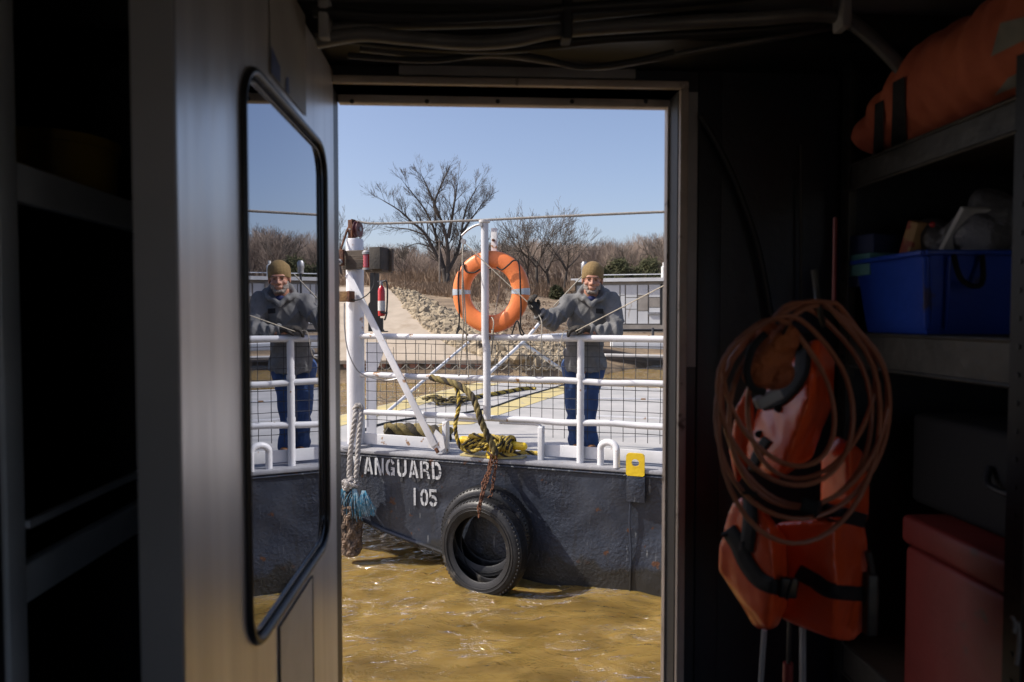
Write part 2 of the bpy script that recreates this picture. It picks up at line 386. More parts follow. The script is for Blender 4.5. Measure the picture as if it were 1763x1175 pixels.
def organic(mb, name, m, parent=None, voxel=.008, smooth=6, disp=None, **kw):
    """fuse overlapping solids into one continuous skin"""
    o = mb.obj(name, m, parent, smooth=False, **kw)
    md = o.modifiers.new('r', 'REMESH'); md.mode = 'VOXEL'; md.voxel_size = voxel
    md = o.modifiers.new('s', 'SMOOTH'); md.factor = .5; md.iterations = smooth
    dg = bpy.context.evaluated_depsgraph_get(); dg.update()
    me = bpy.data.meshes.new_from_object(o.evaluated_get(dg)); o.modifiers.clear()
    if disp:
        me.update()
        no = [v.normal.copy() for v in me.vertices]
        for v, nn in zip(me.vertices, no): v.co = v.co + nn * disp(v.co, nn)
    old = o.data; o.data = me; bpy.data.meshes.remove(old)
    me.materials.clear()
    for x in (m if isinstance(m, (list, tuple)) else [m]): me.materials.append(M[x])
    me.polygons.foreach_set('use_smooth', [True] * len(me.polygons)); me.update()
    return o
def copy_tree(o, parent=None):
    c = o.copy(); col.objects.link(c)
    if parent is not None: c.parent = parent
    for ch in list(o.children): copy_tree(ch, c)
    return c
BACKSILL=1.1; EXPO=0.3
# ------------------------------------------------------------------ river and barge
ZD, ZW = .33, -.68
A0 = at_z(590, 772, ZD); B0 = at_z(1140, 811, ZD)
TT = V((B0.x - A0.x, B0.y - A0.y, 0)).normalized()       # along the side, towards the right
NN = V((TT.y, -TT.x, 0))                                  # outward, towards the camera
if NN.y > 0: NN = -NN
UP = V((0, 0, 1))
def hs(s, z, off=0): return V((A0.x, A0.y, 0)) + TT * s + NN * off + UP * z
def hp(px, py, off=0): return at_pl(px, py, hs(0, 0, off), NN)          # a pixel on the plane `off` outside the side
def sz(p): return (p - V((A0.x, A0.y, 0))).dot(TT), p.z
def spx(px, off=0, z=ZD): return sz(at_pl(px, CY, hs(0, 0, off), NN))[0]
S0, S1, WID = -1.25, 7.5, 6.6
RO = -.10                                                   # rail plane, inboard of the edge
barge = empty('barge', hs(1.2, ZW), 'dark blue-grey steel work barge with white railings and stencilled name, lying across the river view', 'barge')

# hull side with dents; bottom edge rakes up towards the bow
rake = [sz(hp(*q)) for q in ((590, 872), (622, 893), (661, 913), (765, 952), (880, 992))]
rake = [(S0, rake[0][1] + .28)] + rake + [(rake[-1][0] + .8, -1.1), (S1, -1.15)]
def rk(s):
    for (a, za), (b, zb) in zip(rake, rake[1:]):
        if s <= b: return za + (zb - za) * (s - a) / (b - a)
    return rake[-1][1]
mb = MB(); NS, NZ = 260, 40; vs = []; fs = []
for i in range(NS + 1):
    s = S0 + (S1 - S0) * i / NS; zb = rk(s)
    for j in range(NZ + 1):
        z = ZD - .03 + (zb - ZD + .03) * j / NZ
        d = .022 * noise.noise(V((s * 1.6, z * 2.2, 3))) + .010 * noise.noise(V((s * 6, z * 6, 8)))
        e = min(1, (ZD - z) * 6) * min(1, (z - zb) * 6 + .2)
        # pressed-in panels between frames
        fr = abs(((s + .35) % 1.9) - .95) / .95
        d -= .028 * max(0, min(1, (fr - .1) * 3)) * max(0, 1 - abs(z + .12) / .45)
        if j == NZ: d += .02
        vs.append(hs(s, z, d * e))
for i in range(NS):
    for j in range(NZ):
        a = i * (NZ + 1) + j; fs.append((a, a + NZ + 1, a + NZ + 2, a + 1))
mb.add(vs, fs); o_h = mb.obj('hull', 'hull', barge, smooth=60)
# raked bottom plate, bow plate, chine lip
mb = MB()
for (a, za), (b, zb) in zip(rake, rake[1:]):
    mb.add([hs(a, za + .002, -.02), hs(b, zb + .002, -.02), hs(b, zb + .002, -WID), hs(a, za + .002, -WID)], [(0, 1, 2, 3)])
mb.add([hs(S0, ZD - .03, 0), hs(S0, rake[0][1], 0), hs(S0, rake[0][1], -WID), hs(S0, ZD - .03, -WID)], [(0, 1, 2, 3)])
mb.add([hs(S0, ZD - .03, -WID), hs(S1, ZD - .03, -WID), hs(S1, -1.1, -WID), hs(S0, rake[0][1], -WID)], [(0, 1, 2, 3)])
mb.obj('bottom_plate', 'hull', barge, smooth=False)
mb = MB()
mb.tube([hs(a, z + .005, .012) for a, z in rake[:-2]], .020, 8)
mb.tube([hs(S0, ZD - .055, .006), hs(S1, ZD - .055, .006)], .010, 8)
mb.obj('chine_bar', 'hull', barge)
# deck: gunwale plate, main deck and painted yellow bands
GW = .30
mb = MB(); mb.b2((0, 0, 0), (1, 1, 1)); mb = MB()
n = 90; vs = []
prof = [(.018, -.030), (.022, -.012), (.016, 0), (0, .002), (-GW, .002)]
for i in range(n + 1):
    s = S0 + (S1 - S0) * i / n
    for (o_, z) in prof: vs.append(hs(s, ZD + z + (.004 * noise.noise(V((s * 3, 0, 0)))), o_ + .006 * noise.noise(V((s * 2.2, 1, 0)))))
k = len(prof)
mb.add(vs, [(i * k + j, i * k + j + 1, (i + 1) * k + j + 1, (i + 1) * k + j) for i in range(n) for j in range(k - 1)])
mb.obj('gunwale', 'gunwale', barge, smooth=50)
mb = MB(); mb.add([hs(S0, ZD, -GW + .01), hs(S1, ZD, -GW + .01), hs(S1, ZD, -WID), hs(S0, ZD, -WID)], [(0, 1, 2, 3)])
mb.obj('deck', 'deck', barge, smooth=False)
def dquad(mbx, pts, z):          # a painted patch given by pixels on the deck
    mbx.add([V((p.x, p.y, z)) for p in [at_z(a, b, ZD) for a, b in pts]], [tuple(range(len(pts)))])
mb = MB()
# bow band and inner band run parallel to the bow
def band(s_a, s_b, z=ZD + .004, n0=GW, n1=WID - .15):
    mb.add([hs(s_a, z, -n0), hs(s_b, z, -n0), hs(s_b, z, -n1), hs(s_a, z, -n1)], [(0, 1, 2, 3)])
band(-1.22, -.75); 
# the inner diagonal band
p = [at_z(*q, ZD) for q in ((752, 733), (812, 731), (985, 673), (966, 664))]
mb.add([V((q.x, q.y, ZD + .004)) for q in p], [(0, 1, 2, 3)])
mb.obj('yellow_band', 'yellowpaint', barge, smooth=False)
for (a, b) in (((1010, 686), (1150, 688)), ((1010, 716), (1150, 722))):
    p, q = at_z(*a, ZD + .012), at_z(*b, ZD + .012); MB().bar(p, q + (q - p) * 1.2, .03, .02).obj('deck_seam', 'white', barge)
mb = MB()
mb.tube(catmull([at_z(*q, ZD + .012) for q in ((600, 755), (640, 735), (700, 722), (760, 716), (800, 711), (850, 700), (900, 683), (966, 664), (1010, 650))], 6), .012, 6)
tag(mb.obj('black_deck_hose', 'cabledk', None), 'thin black hose lying along the yellow band on the barge deck', 'hose')

# ---- railing on the near side
ZR = [sz(hp(1000, 583, RO))[1], sz(hp(1000, 657, RO))[1], sz(hp(1000, 728, RO))[1]]
sP = spx(1000, RO); s_post = spx(610, RO)
def rail_pts(z, s_a, s_b, wob=.012, seed=0):
    n = max(4, int((s_b - s_a) / .22)); return [hs(s_a + (s_b - s_a) * i / n, z + wob * noise.noise(V((i * .5, seed, 0))), RO + wob * noise.noise(V((i * .5, seed, 7)))) for i in range(n + 1)]
for i, z in enumerate(ZR):
    MB().tube(catmull(rail_pts(z, s_post, S1 - .1, .013 if i else .004, i * 3), 4), (.029, .027, .028)[i], 12).obj('handrail', 'white', barge)
s_b1, s_b2 = spx(767, RO), spx(932, RO)
for sp in (sP, sP + 1.9, sP + 3.8):
    m_ = MB().tube([hs(sp, ZD, RO + .01), hs(sp, ZR[0] - .01, RO)], .030, 14)
    for z in ZR[1:]: m_.lathe([(.034, -.02), (.036, 0), (.034, .02)], hs(sp, z + .045, RO), UP, 14)
    m_.obj('rail_post', 'white', barge)
# toe boards with the opening for the bollard
tb = .102
for (a, b) in ((s_post + .08, s_b1 + .02), (s_b2, S1 - .1)):
    m_ = MB(); n = 24
    for i in range(n):
        pa, pb = a + (b - a) * i / n, a + (b - a) * (i + 1) / n
        if pb - pa < .001: continue
    m_.bar(hs(a, ZD + .03 + tb / 2, RO - .03), hs(b, ZD + .025 + tb / 2, RO - .03), .010, tb, bev=.003)
    m_.obj('toe_board', 'white', barge)
for s_, dr in ((s_b1, 1), (s_b2, -1)):
    m_ = MB(); m_.bar(hs(s_, ZD, RO + .0), hs(s_, ZR[2] - .05, RO + .0), .075, .045, up=TT, bev=.008)
    m_.tube(catmull([hs(s_, ZR[2] - .06, RO), hs(s_ + dr * .03, ZR[2] - .035, RO), hs(s_ + dr * .12, ZR[2] - .032, RO), hs(s_ + dr * .38, ZR[2] - .035, RO)], 5), .014, 8)
    m_.obj('bracket_post', 'white', barge)
# wire mesh
mb = MB(); r_ = .0030
s = s_post + .12; i = 0
lo, hi = ZD + .05, ZR[0] + .0
while s < S1 - .1:
    inb = s_b1 < s < s_b2
    z0 = ZR[2] if inb else ZD + .19
    pts = [hs(s + .006 * noise.noise(V((i, j * .6, 0))), z0 + (hi - z0) * j / 6, RO - .035 + .012 * noise.noise(V((i * .4, j, 3)))) for j in range(7)]
    mb.tube(pts, r_, 5); s += .101; i += 1
for k_ in range(10):
    z = ZR[0] - .065 - k_ * .0905
    if z < ZD + .2: break
    for (a, b) in (((s_post + .1, S1 - .1),) if z > ZR[2] - .01 else ((s_post + .1, s_b1), (s_b2, S1 - .1))):
        n = int((b - a) / .12) + 2
        mb.tube([hs(a + (b - a) * j / n, z + .008 * noise.noise(V((j * .35, k_, 5))), RO - .035 + .012 * noise.noise(V((j * .3, k_, 9)))) for j in range(n + 1)], r_, 5)
mb.obj('wire_mesh', 'wire', barge)

# ---- corner mooring post, brace, shoe
PR = .083
pc = hs(s_post, 0, RO - .02)
ztop = at_pl(610, 412, pc, NN).z
m_ = MB(); m_.lathe([(PR, ZD), (PR, ZD + .9), (PR * .99, ztop - .02), (PR * .90, ztop), (.0, ztop + .003)], V((pc.x, pc.y, 0)), UP, 36)
m_.obj('mooring_post', 'postwhite', barge)
MB().lathe([(.0, ZD + .028), (.15, ZD + .028), (.155, ZD + .02), (.155, ZD + .003)][::-1], V((pc.x, pc.y, 0)) + TT * .0, UP, 28).obj('post_base_plate', 'gunwale', barge)
ba = hp(599, 472, .02); bb = hp(748, 768, .02)
d_ = (bb - ba).normalized(); side = d_.cross(NN)
m_ = MB(); m_.bar(ba, bb, .075, .008, up=NN.cross(d_) if False else side, bev=.002)   # flat bar facing out
m_ = MB()
x_, y_, z_ = d_, side.normalized(), NN
mm = Matrix((x_, y_, z_)).transposed()
m_.box((ba + bb) / 2, ((bb - ba).length, .068, .010), mm, .003)
m_.box((ba + bb) / 2 - NN * .03 + y_ * .029, ((bb - ba).length, .010, .05), mm, .003)
m_.obj('diagonal_brace', 'postwhite', barge)
m_ = MB(); q = [hp(x, y, .012) for x, y in ((736, 770), (750, 740), (763, 752), (766, 772), (756, 779))]
m_.prism(q, NN * 0, NN * -.012); m_.obj('brace_foot', 'white', barge)
MB().box(hp(752, 776, .015), (.05, .03, .018), mm, .006).obj('brace_weld', 'rust', barge)

# weld seams on the plating
mb = MB(); sx_ = spx(1086, 0)
mb.tube(catmull([hs(sx_ + .01, .12, .004), hs(sx_ + .0, -.1, .012), hs(sx_ + .012, -.35, .006), hs(sx_ + .004, -.7, .0)], 5), .008, 6)
mb.obj('weld_seam', 'hull', barge)
# ---- lifting lug, staple arch
lx = spx(1095, .03); w = spx(1111, .03) - spx(1079, .03)
zt, zmid, zbt = sz(hp(1095, 781, .03))[1], sz(hp(1095, 820, .03))[1], sz(hp(1095, 866, .03))[1]
def plate_hole(z0, z1, hole, name, mt, rc):
    m2 = MB(); cx_, cz_ = lx, z1 - w * .52; outer = []; N = 48
    for i in range(N):
        a = 2 * math.pi * i / N; dx, dz = math.cos(a), math.sin(a)
        hx, up_, dn = w / 2, z1 - cz_, cz_ - z0
        t = min(hx / abs(dx) if abs(dx) > 1e-6 else 9, (up_ / dz) if dz > 1e-6 else (dn / -dz if dz < -1e-6 else 9))
        x, z = dx * t, dz * t
        if z > up_ - rc and abs(x) > hx - rc:      # round top corners
            ccx, ccz = (hx - rc) * (1 if x > 0 else -1), up_ - rc; v = V((x - ccx, z - ccz, 0)); v = v.normalized() * rc; x, z = ccx + v.x, ccz + v.y
        outer.append((cx_ + x, cz_ + z))
    inner = [(cx_ + hole * math.cos(2 * math.pi * i / N), cz_ + hole * math.sin(2 * math.pi * i / N)) for i in range(N)]
    vs = [hs(a, b, .035) for a, b in outer] + [hs(a, b, .035) for a, b in inner] + [hs(a, b, .010) for a, b in outer] + [hs(a, b, .010) for a, b in inner]
    fs = []
    for i in range(N):
        j = (i + 1) % N
        fs += [(i, j, N + j, N + i), (2 * N + i, 3 * N + i, 3 * N + j, 2 * N + j), (i, 2 * N + i, 2 * N + j, j), (N + i, N + j, 3 * N + j, 3 * N + i)]
    m2.add(vs, fs); return m2.obj(name, mt, barge)
plate_hole(zmid, zt, .030, 'lifting_lug', 'yellow', .03)
m_ = MB(); c_ = hs(lx + .005, (zmid + zbt) / 2, .016); hm = Matrix((TT, NN, UP)).transposed()
m_.box(c_, (w * 1.0, .034, zmid - zbt - .004), hm, .004); m_.obj('lug_backing_plate', 'hull', barge)
sa, sb_ = spx(1032, .02), spx(1062, .02); za = sz(hp(1047, 757, -.02))[1]
pts = [hs(sa, ZD, -.05), hs(sa, za - .10, -.05)] + [hs((sa + sb_) / 2 - (sb_ - sa) / 2 * math.cos(math.pi * i / 10), za - .085 + .062 * math.sin(math.pi * i / 10), -.05 + .05 * i / 10) for i in range(11)] + [hs(sb_, za - .10, 0), hs(sb_, ZD, 0)]
MB().tube(pts, .028, 14).obj('fairlead_arch', 'white', barge)

# ---- yellow cleat (bollard with a cross bar)
cs = spx(848, -.03); cz = sz(hp(848, 765, -.05))[1]
s_l, s_r = spx(795, -.05), spx(905, -.05)
m_ = MB(); m_.tube([hs(s_l + .01, cz + .02, -.05), hs(s_r - .02, cz - .004, -.05)], .036, 18)
m_.ell(hs(s_l + .01, cz + .02, -.05), (.036,) * 3); m_.ell(hs(s_r - .02, cz - .004, -.05), (.036,) * 3)
m_.lathe([(.075, ZD + .005), (.06, ZD + .07), (.055, cz)], hs(cs, 0, -.05), UP, 24)
m_.obj('mooring_cleat', 'yellow', barge)
m_ = MB(); q = [hs(a, 0, b) for a, b in ((s_l, -.16), (s_l, .0), (s_l + .25, .012), (s_r - .2, .012), (s_r - .03, -.06), (s_r - .02, -.15))]
m_.prism([V((v.x, v.y, ZD + .006)) for v in q], (0, 0, 0), (0, 0, .014)); m_.obj('cleat_base', 'yellowpaint', barge)

# ---- stencilled name
def stencil(text, s_a, s_b, z_top, h, name, mt, off, gap=.22):
    L = {
     'V': [[(0, 1), (.20, 1), (.42, .0), (.30, 0), (.24, .1)], [(.60, 1), (.80, 1), (.54, .05), (.46, .25)]],
     'A': [[(0, 0), (.19, 0), (.42, .92), (.38, 1), (.28, 1)], [(.46, .98), (.56, 1), (.84, 0), (.64, 0), (.585, .22), (.47, .62)], [(.30, .17), (.52, .17), (.44, .44), (.37, .36)]],
     'N': [[(0, 0), (.18, 0), (.18, .72), (0, 1)], [(.04, 1), (.24, 1), (.62, .22), (.62, 0), (.50, 0), (.24, .56)], [(.66, .28), (.82, 0), (.82, 1), (.66, 1)]],
     'G': [[(.36, .98), (.12, .88), (0, .66), (0, .34), (.12, .12), (.36, .02), (.36, .20), (.23, .28), (.19, .42), (.19, .58), (.23, .72), (.36, .80)],
           [(.46, .98), (.68, .88), (.76, .74), (.60, .66), (.54, .76), (.46, .80)], [(.46, .02), (.62, .08), (.78, .02), (.78, .50), (.44, .50), (.44, .34), (.60, .34), (.58, .24), (.46, .20)]],
     'U': [[(0, 1), (.18, 1), (.18, .34), (.22, .25), (.34, .19), (.34, .0), (.14, .06), (0, .26)], [(.82, 1), (.64, 1), (.64, .34), (.60, .25), (.46, .19), (.46, .0), (.68, .06), (.82, .26)]],
     'R': [[(0, 0), (.18, 0), (.18, 1), (0, 1)], [(.26, 1), (.56, 1), (.74, .88), (.76, .66), (.62, .50), (.52, .56), (.58, .68), (.54, .80), (.46, .83), (.26, .83)], [(.26, .54), (.44, .54), (.54, .40), (.62, 0), (.82, 0), (.72, .38), (.58, .46), (.40, .40), (.26, .40)]],
     'D': [[(0, 0), (.20, 0), (.20, 1), (0, 1)], [(.28, 1), (.52, 1), (.72, .86), (.80, .66), (.80, .56), (.61, .56), (.60, .68), (.48, .82), (.28, .82)], [(.28, 0), (.52, 0), (.72, .14), (.80, .34), (.80, .46), (.61, .46), (.60, .32), (.48, .18), (.28, .18)]],
     '1': [[(.22, 0), (.42, 0), (.42, 1), (.22, 1)]],
     '0': [[(.36, 1), (.14, .90), (.02, .70), (.02, .30), (.14, .10), (.36, 0), (.36, .19), (.26, .26), (.21, .36), (.21, .64), (.26, .74), (.36, .81)], [(.46, 1), (.68, .90), (.80, .70), (.80, .30), (.68, .10), (.46, 0), (.46, .19), (.56, .26), (.61, .36), (.61, .64), (.56, .74), (.46, .81)]],
     '5': [[(.04, 1), (.78, 1), (.78, .83), (.22, .83), (.22, .62), (.04, .50)], [(.26, .66), (.46, .66), (.70, .56), (.80, .36), (.61, .33), (.54, .46), (.42, .50), (.26, .50)], [(.02, .20), (.18, .04), (.36, 0), (.36, .18), (.24, .22), (.18, .30)], [(.46, 0), (.68, .08), (.80, .26), (.61, .28), (.54, .20), (.46, .18)]],
    }
    m3 = MB(); n = len(text); adv = (s_b - s_a) / (n - 1 + .82 / 1.0) if n > 1 else 1
    wd = adv * (1 - gap) / .8
    for i, ch in enumerate(text):
        x0 = s_a + adv * i
        for st in L[ch]:
            poly = [hs(x0 + a * wd, z_top - h + b * h + .004 * noise.noise(V((i, a * 3, b * 3))), off) for a, b in st]
            m3.prism(poly[::-1], NN * .0, NN * .006)
    return m3.obj(name, mt, barge, smooth=False)
OFF = .004
# the two lines of stencil lie on the plating; bend them onto the dented plate afterwards
sv = spx(608, 0); sa_, sd_ = spx(626, 0), spx(760, 0)
zt_ = sz(hp(690, 791))[1]; hh = zt_ - sz(hp(690, 821))[1]
adv = (sd_ - sa_) / 6.82
lt = [stencil('VANGUARD', sa_ - adv, sd_, zt_, hh, 'name_lettering', 'stencil', OFF)]
lt.append(stencil('105', spx(708), spx(749), sz(hp(728, 842))[1], hh * .98, 'number_lettering', 'stencil', OFF, .12))
lt.append(stencil('105', spx(684), spx(750), sz(hp(720, 806))[1], hh * .85, 'old_number_lettering', 'ghost', .001, .3))
from mathutils.bvhtree import BVHTree
dg = bpy.context.evaluated_depsgraph_get()
bv = BVHTree.FromPolygons([v.co for v in o_h.data.vertices], [tuple(p.vertices) for p in o_h.data.polygons])
hloc = V(barge['_loc'])
for o in lt:                                   # split long faces, then drop onto the plating
    bm = bmesh.new(); bm.from_mesh(o.data)
    bmesh.ops.triangulate(bm, faces=list(bm.faces)); bmesh.ops.subdivide_edges(bm, edges=[e for e in bm.edges if e.calc_length() > .02], cuts=3, use_grid_fill=True)
    bmesh.ops.triangulate(bm, faces=list(bm.faces))
    for v in bm.verts:
        d0 = (v.co + hloc - hs(0, 0, 0)).dot(NN)
        base = v.co - NN * d0
        hit = bv.ray_cast(base + NN * .5, -NN)
        if hit[0] is not None: v.co = hit[0] + NN * (d0 + .001)
    bm.to_mesh(o.data); bm.free()

# ---- light box, pulley block, junction box at the post head
def pbar(m2, a, b, d0, w, h, up=(0, 0, 1), bev=.004):
    return m2.bar(at_d(*a, d0), at_d(*b, d0), w, h, up, bev)
nl = empty('navigation_light', at_d(640, 447, 6.2), 'red navigation lamp in a weathered wooden box at the head of the barge corner post', 'navigation light')
D_ = 6.28
hm = Matrix((TT, NN, UP)).transposed()
m_ = MB(); a, b = hp(590, 448, .0), hp(642, 447, .0); m_.box((a + b) / 2 - NN * .02, ((b - a).length, .05, .175), hm, .004)
m_.obj('back_board', 'wood', nl)
m_ = MB(); a = hp(655, 448, .0); ch_m = Matrix((V((.35, .94, 0)).normalized(), V((.94, -.35, 0)).normalized(), UP)).transposed()
m_.box(a + V((.02, .03, 0)), (.20, .04, .205), Matrix((TT * .9 + NN * .3, NN, UP)).transposed().to_3x3() if False else hm, .004)
m_.box(hp(648, 467, .06) + NN * -.05, (.17, .20, .02), hm, .003)
m_.obj('side_board', 'wood', nl)
MB().box(hp(653, 446, .06), (.115, .16, .20), hm, .006).obj('lamp_box', mat('black_lamp_box', (.028, .026, .025), (.05, .042, .035), .8, scale=12, bump=.4), nl)
c_ = hp(632, 449, .09)
m_ = MB(); m_.lathe([(.036, -.065), (.038, -.05), (.034, -.04), (.038, -.02), (.034, -.008), (.038, .01), (.034, .02), (.038, .04), (.034, .055)], c_, UP, 24); m_.obj('red_lens', 'redlens', nl)
m_ = MB(); m_.lathe([(.045, .055), (.045, .075), (.03, .09), (.0, .093)], c_, UP, 24); m_.obj('lamp_cap', 'galv', nl); MB().lathe([(.042, -.085), (.042, -.066)], c_, UP, 24).obj('lamp_base', 'galv', nl)
m_ = MB(); m_.box(hp(588, 444, .04), (.05, .03, .15), hm, .004); m_.obj('rusty_bracket', 'rust', nl)
m_ = MB(); m_.lathe([(.028, 0), (.028, .02), (.014, .022), (.014, .045)], hp(586, 451, .06), NN, 6); m_.obj('bolt', 'galv', nl)
# thin power lead under the box to the post
tag(MB().tube(catmull([hp(645, 468, .02), hp(643, 492, .03), hp(632, 508, .07), hp(615, 517, .09), hp(600, 515, .09)], 6), .006, 6).obj('power_lead', 'cabledk'), 'thin black power lead curving from the wooden lamp box to the corner post', 'power lead')
jb = empty('junction_box', hp(596, 522, .08), 'small rusty wooden junction block strapped to the white corner post', 'junction box')
MB().box(hp(594, 511, .09), (.125, .06, .095), hm, .006).obj('box_body', 'woodpale', jb)
MB().box(hp(604, 511, .082), (.03, .09, .10), hm, .004).obj('box_strap', 'rust', jb)
tag(MB().tube(catmull([hp(593, 522, .09), hp(593, 560, .09), hp(598, 600, .08), hp(610, 630, .06), hp(625, 645, .0), hp(660, 655, -.05), hp(685, 652, -.06)], 6), .006, 6).obj('grey_power_cord', 'galv'), 'thin grey cord hanging down the white corner post to the middle rail', 'cord')
pb = empty('pulley_block', V((pc.x, pc.y, ztop)), 'rusty pulley block with maroon sheave on top of the white corner post', 'pulley')
c_ = V((pc.x, pc.y, ztop))
m_ = MB(); m_.box(c_ + TT * -.012 + UP * .09, (.014, .07, .19), hm, .003); m_.box(c_ + TT * -.035 + NN * .02 + UP * .09, (.045, .012, .18), hm, .003); m_.obj('side_plate', 'rust', pb)
PAX = (TT * .97 - NN * .10).normalized()
m_ = MB(); m_.lathe([(.0, -.02), (.075, -.02), (.075, -.016), (.058, -.006), (.058, .006), (.075, .016), (.075, .02), (0, .02)], c_ + TT * .035 + UP * .09, PAX, 32); m_.obj('sheave', mat('maroon_sheave', (.10, .015, .02), (.06, .02, .02), .5), pb)
m_ = MB(); m_.lathe([(.02, -.085), (.02, .03)], c_ + TT * .035 + UP * .09, PAX, 12); m_.obj('axle_pin', 'galv', pb)
# wire rope over the sheave, running right, above the picture's middle
w1 = c_ + TT * .03 + UP * .165
wp = [at_pl(x, y, hs(0, 0, RO - .02), NN) for x, y in ((640, 385), (700, 384), (835, 379), (960, 373), (1145, 365), (1300, 359), (1600, 345))]
MB().rope([w1] + wp, .0115, .06, (0, 0, 0), 5).obj('wire_rope', 'steel', label='taut steel wire rope strung above the barge railing from the corner pulley', cat='wire rope')
MB().rope([w1, c_ + TT * -.06 + UP * .12, hp(583, 440, .05), hp(560, 490, .05)], .011, .05, (0, 0, 0), 5).obj('wire_rope', 'rust', label='rusty wire tail running down left from the corner pulley', cat='wire rope')

# ---- tall pole with bracket arm, plank
sq = spx(838, RO + .07)
pz = sz(hp(838, 383, RO + .07))[1]; z0 = sz(hp(838, 722, RO + .07))[1]; zk = sz(hp(838, 590, RO + .07))[1]
MB().tube([hs(sq, z0, RO + .066), hs(sq + .0, zk - .05, RO + .066), hs(sq - .012, zk + .03, RO + .075), hs(sq - .018, pz, RO + .07)], .033, 18).obj('tall_pole', 'postwhite', barge)
MB().lathe([(.045, 0), (.05, .01), (.05, .022), (.0, .025)], hs(sq - .018, pz - .004, RO + .07), UP, 20).obj('pole_cap', 'white', barge)
arm = [hp(x, y, .0) for x, y in ((829, 386), (818, 389), (806, 396), (795, 406))]
MB().tube(catmull(arm, 6), .010, 8).lathe([(.016, -.02), (.016, .02)], hp(829, 388, .0), NN, 10).obj('pulley_arm', 'galv', barge)
m_ = MB(); a, b = hp(851, 393, -.16), hp(851, 440, -.16); m_.box((a + b) / 2, (.055, .02, (a - b).length), hm, .003); m_.obj('plank', 'white', barge)
MB().lathe([(.0, 0), (.012, 0), (.012, .02), (0, .024)], hp(850, 414, -.15), NN, 10).obj('plank_bolt', 'rust', barge)

# small line pulley
sp = empty('line_pulley', hp(797, 414, .0), 'small grey pulley hanging from the curved arm of the tall white pole', 'pulley')
MB().lathe([(.0, -.012), (.022, -.012), (.022, .012), (0, .012)], hp(798, 416, .0), NN, 16).obj('pulley_wheel', 'galv', sp)
MB().tube([hp(795, 405, 0), hp(796, 412, 0)], .004, 6).obj('hook', 'galv', sp)

# ---- far side / bow structures
def far(px, py, d): return at_d(px, py, d)
mb = MB(); dpl = 7.05
a, b = far(639, 747, dpl), far(639, 590, dpl)
st = empty('deck_stanchion', a, 'white flat stanchion with triangular gusset and black holder standing behind the corner post', 'stanchion')
m_ = MB(); w_ = .095; xx = V((1, 0, 0))
q = [far(x, y, dpl) for x, y in ((631, 748), (647, 748), (647, 640), (658, 612), (659, 590), (630, 590))]
m_.prism(q, (0, 0, 0), (0, .05, 0)); m_.obj('stanchion_plate', 'postwhite', st)
m_ = MB(); q = [far(x, y, dpl - .06) for x, y in ((637, 470), (652, 470), (652, 524), (655, 560), (662, 571), (634, 571), (634, 524), (637, 520))]
m_.prism(q, (0, 0, 0), (0, .04, 0)); m_.obj('black_backing', 'cabledk', st)
ex = empty('fire_extinguisher', far(656, 545, 6.85), 'red fire extinguisher with white label strapped behind the corner post', 'fire extinguisher')
c_ = far(657, 545, 6.85); hE = far(657, 492, 6.85).z - c_.z
MB().lathe([(.0, 0), (.034, .004), (.036, .02), (.036, hE * .82), (.028, hE * .93), (.012, hE), (0, hE)], c_, UP, 24).obj('cylinder', 'red', ex)
MB().lathe([(.0368, hE * .18), (.0368, hE * .50)], c_, UP, 24).obj('label_band', 'label', ex)
m_ = MB(); m_.lathe([(.014, 0), (.018, .02), (.014, .04)], c_ + UP * hE, UP, 12); m_.bar(c_ + UP * (hE + .04) - V((.04, 0, 0)), c_ + UP * (hE + .05) + V((.05, 0, 0)), .02, .012); m_.obj('valve', 'galv', ex)
m_ = MB(); m_.tube(catmull([c_ + UP * (hE + .03), c_ + UP * (hE + .04) + V((.05, -.02, 0)), c_ + UP * (hE * .8) + V((.062, -.02, 0)), c_ + UP * (hE * .1) + V((.052, -.02, 0)), c_ + UP * -.04 + V((.03, -.02, 0))], 6), .009, 8); m_.obj('hose', 'cabledk', ex)
m_ = MB(); m_.bar(far(655, 548, 6.84), far(655, 571, 6.84), .05, .05); m_.bar(far(652, 571, 6.84), far(668, 571, 6.84), .04, .01); m_.tube([far(655, 537, 6.8), far(667, 540, 6.8)], .012, 8); m_.obj('bracket', 'cabledk', ex)

gate = empty('bow_gate', V((at_z(700, 690, ZD).x, at_z(700, 690, ZD).y, ZD)), 'white tubular bow gate struts crossing behind the mesh panels', 'gate')
for (a, b, da, db, r__) in (((652, 722), (806, 590), 8.6, 10.6, .022), ((835, 650), (905, 585), 10.6, 11.6, .028), ((905, 585), (932, 553), 11.6, 11.9, .028), ((898, 590), (972, 640), 11.6, 12.2, .032), ((880, 583), (975, 577), 11.6, 12.4, .04)):
    MB().tube([far(*a, da), far(*b, db)], r__, 10).obj('strut', 'white', gate)
# netting of thin white rope on the gate
m_ = MB()
for i, x in enumerate(range(610, 900, 22)):
    d0 = 9.3 + (x - 610) * .008
    m_.tube([far(x + 2 * rnd.random(), 590 + rnd.random() * 8, d0), far(x + 3 * rnd.random(), 640, d0), far(x, 690 - (x - 610) * .05, d0)], .006, 4)
    for yb, am in ((628, 8), (645, 7), (682, 5)):
        m_.tube([far(x + 22 * t / 6, yb + rnd.random() * 2 + am * math.sin(math.pi * t / 6), d0 + t * .03) for t in range(7)], .006, 4)
for i, x in enumerate(range(905, 985, 14)):
    d0 = 11.8
    m_.tube([far(x, 575, d0), far(x + 1, 668, d0)], .008, 4)
    for yb, am in ((605, 9), (630, 7)):
        m_.tube([far(x + 14 * t / 6, yb + am * math.sin(math.pi * t / 6), d0) for t in range(7)], .008, 4)
m_.obj('rope_netting', 'line', label='thin white scalloped rope netting hung across the bow gate', cat='netting')
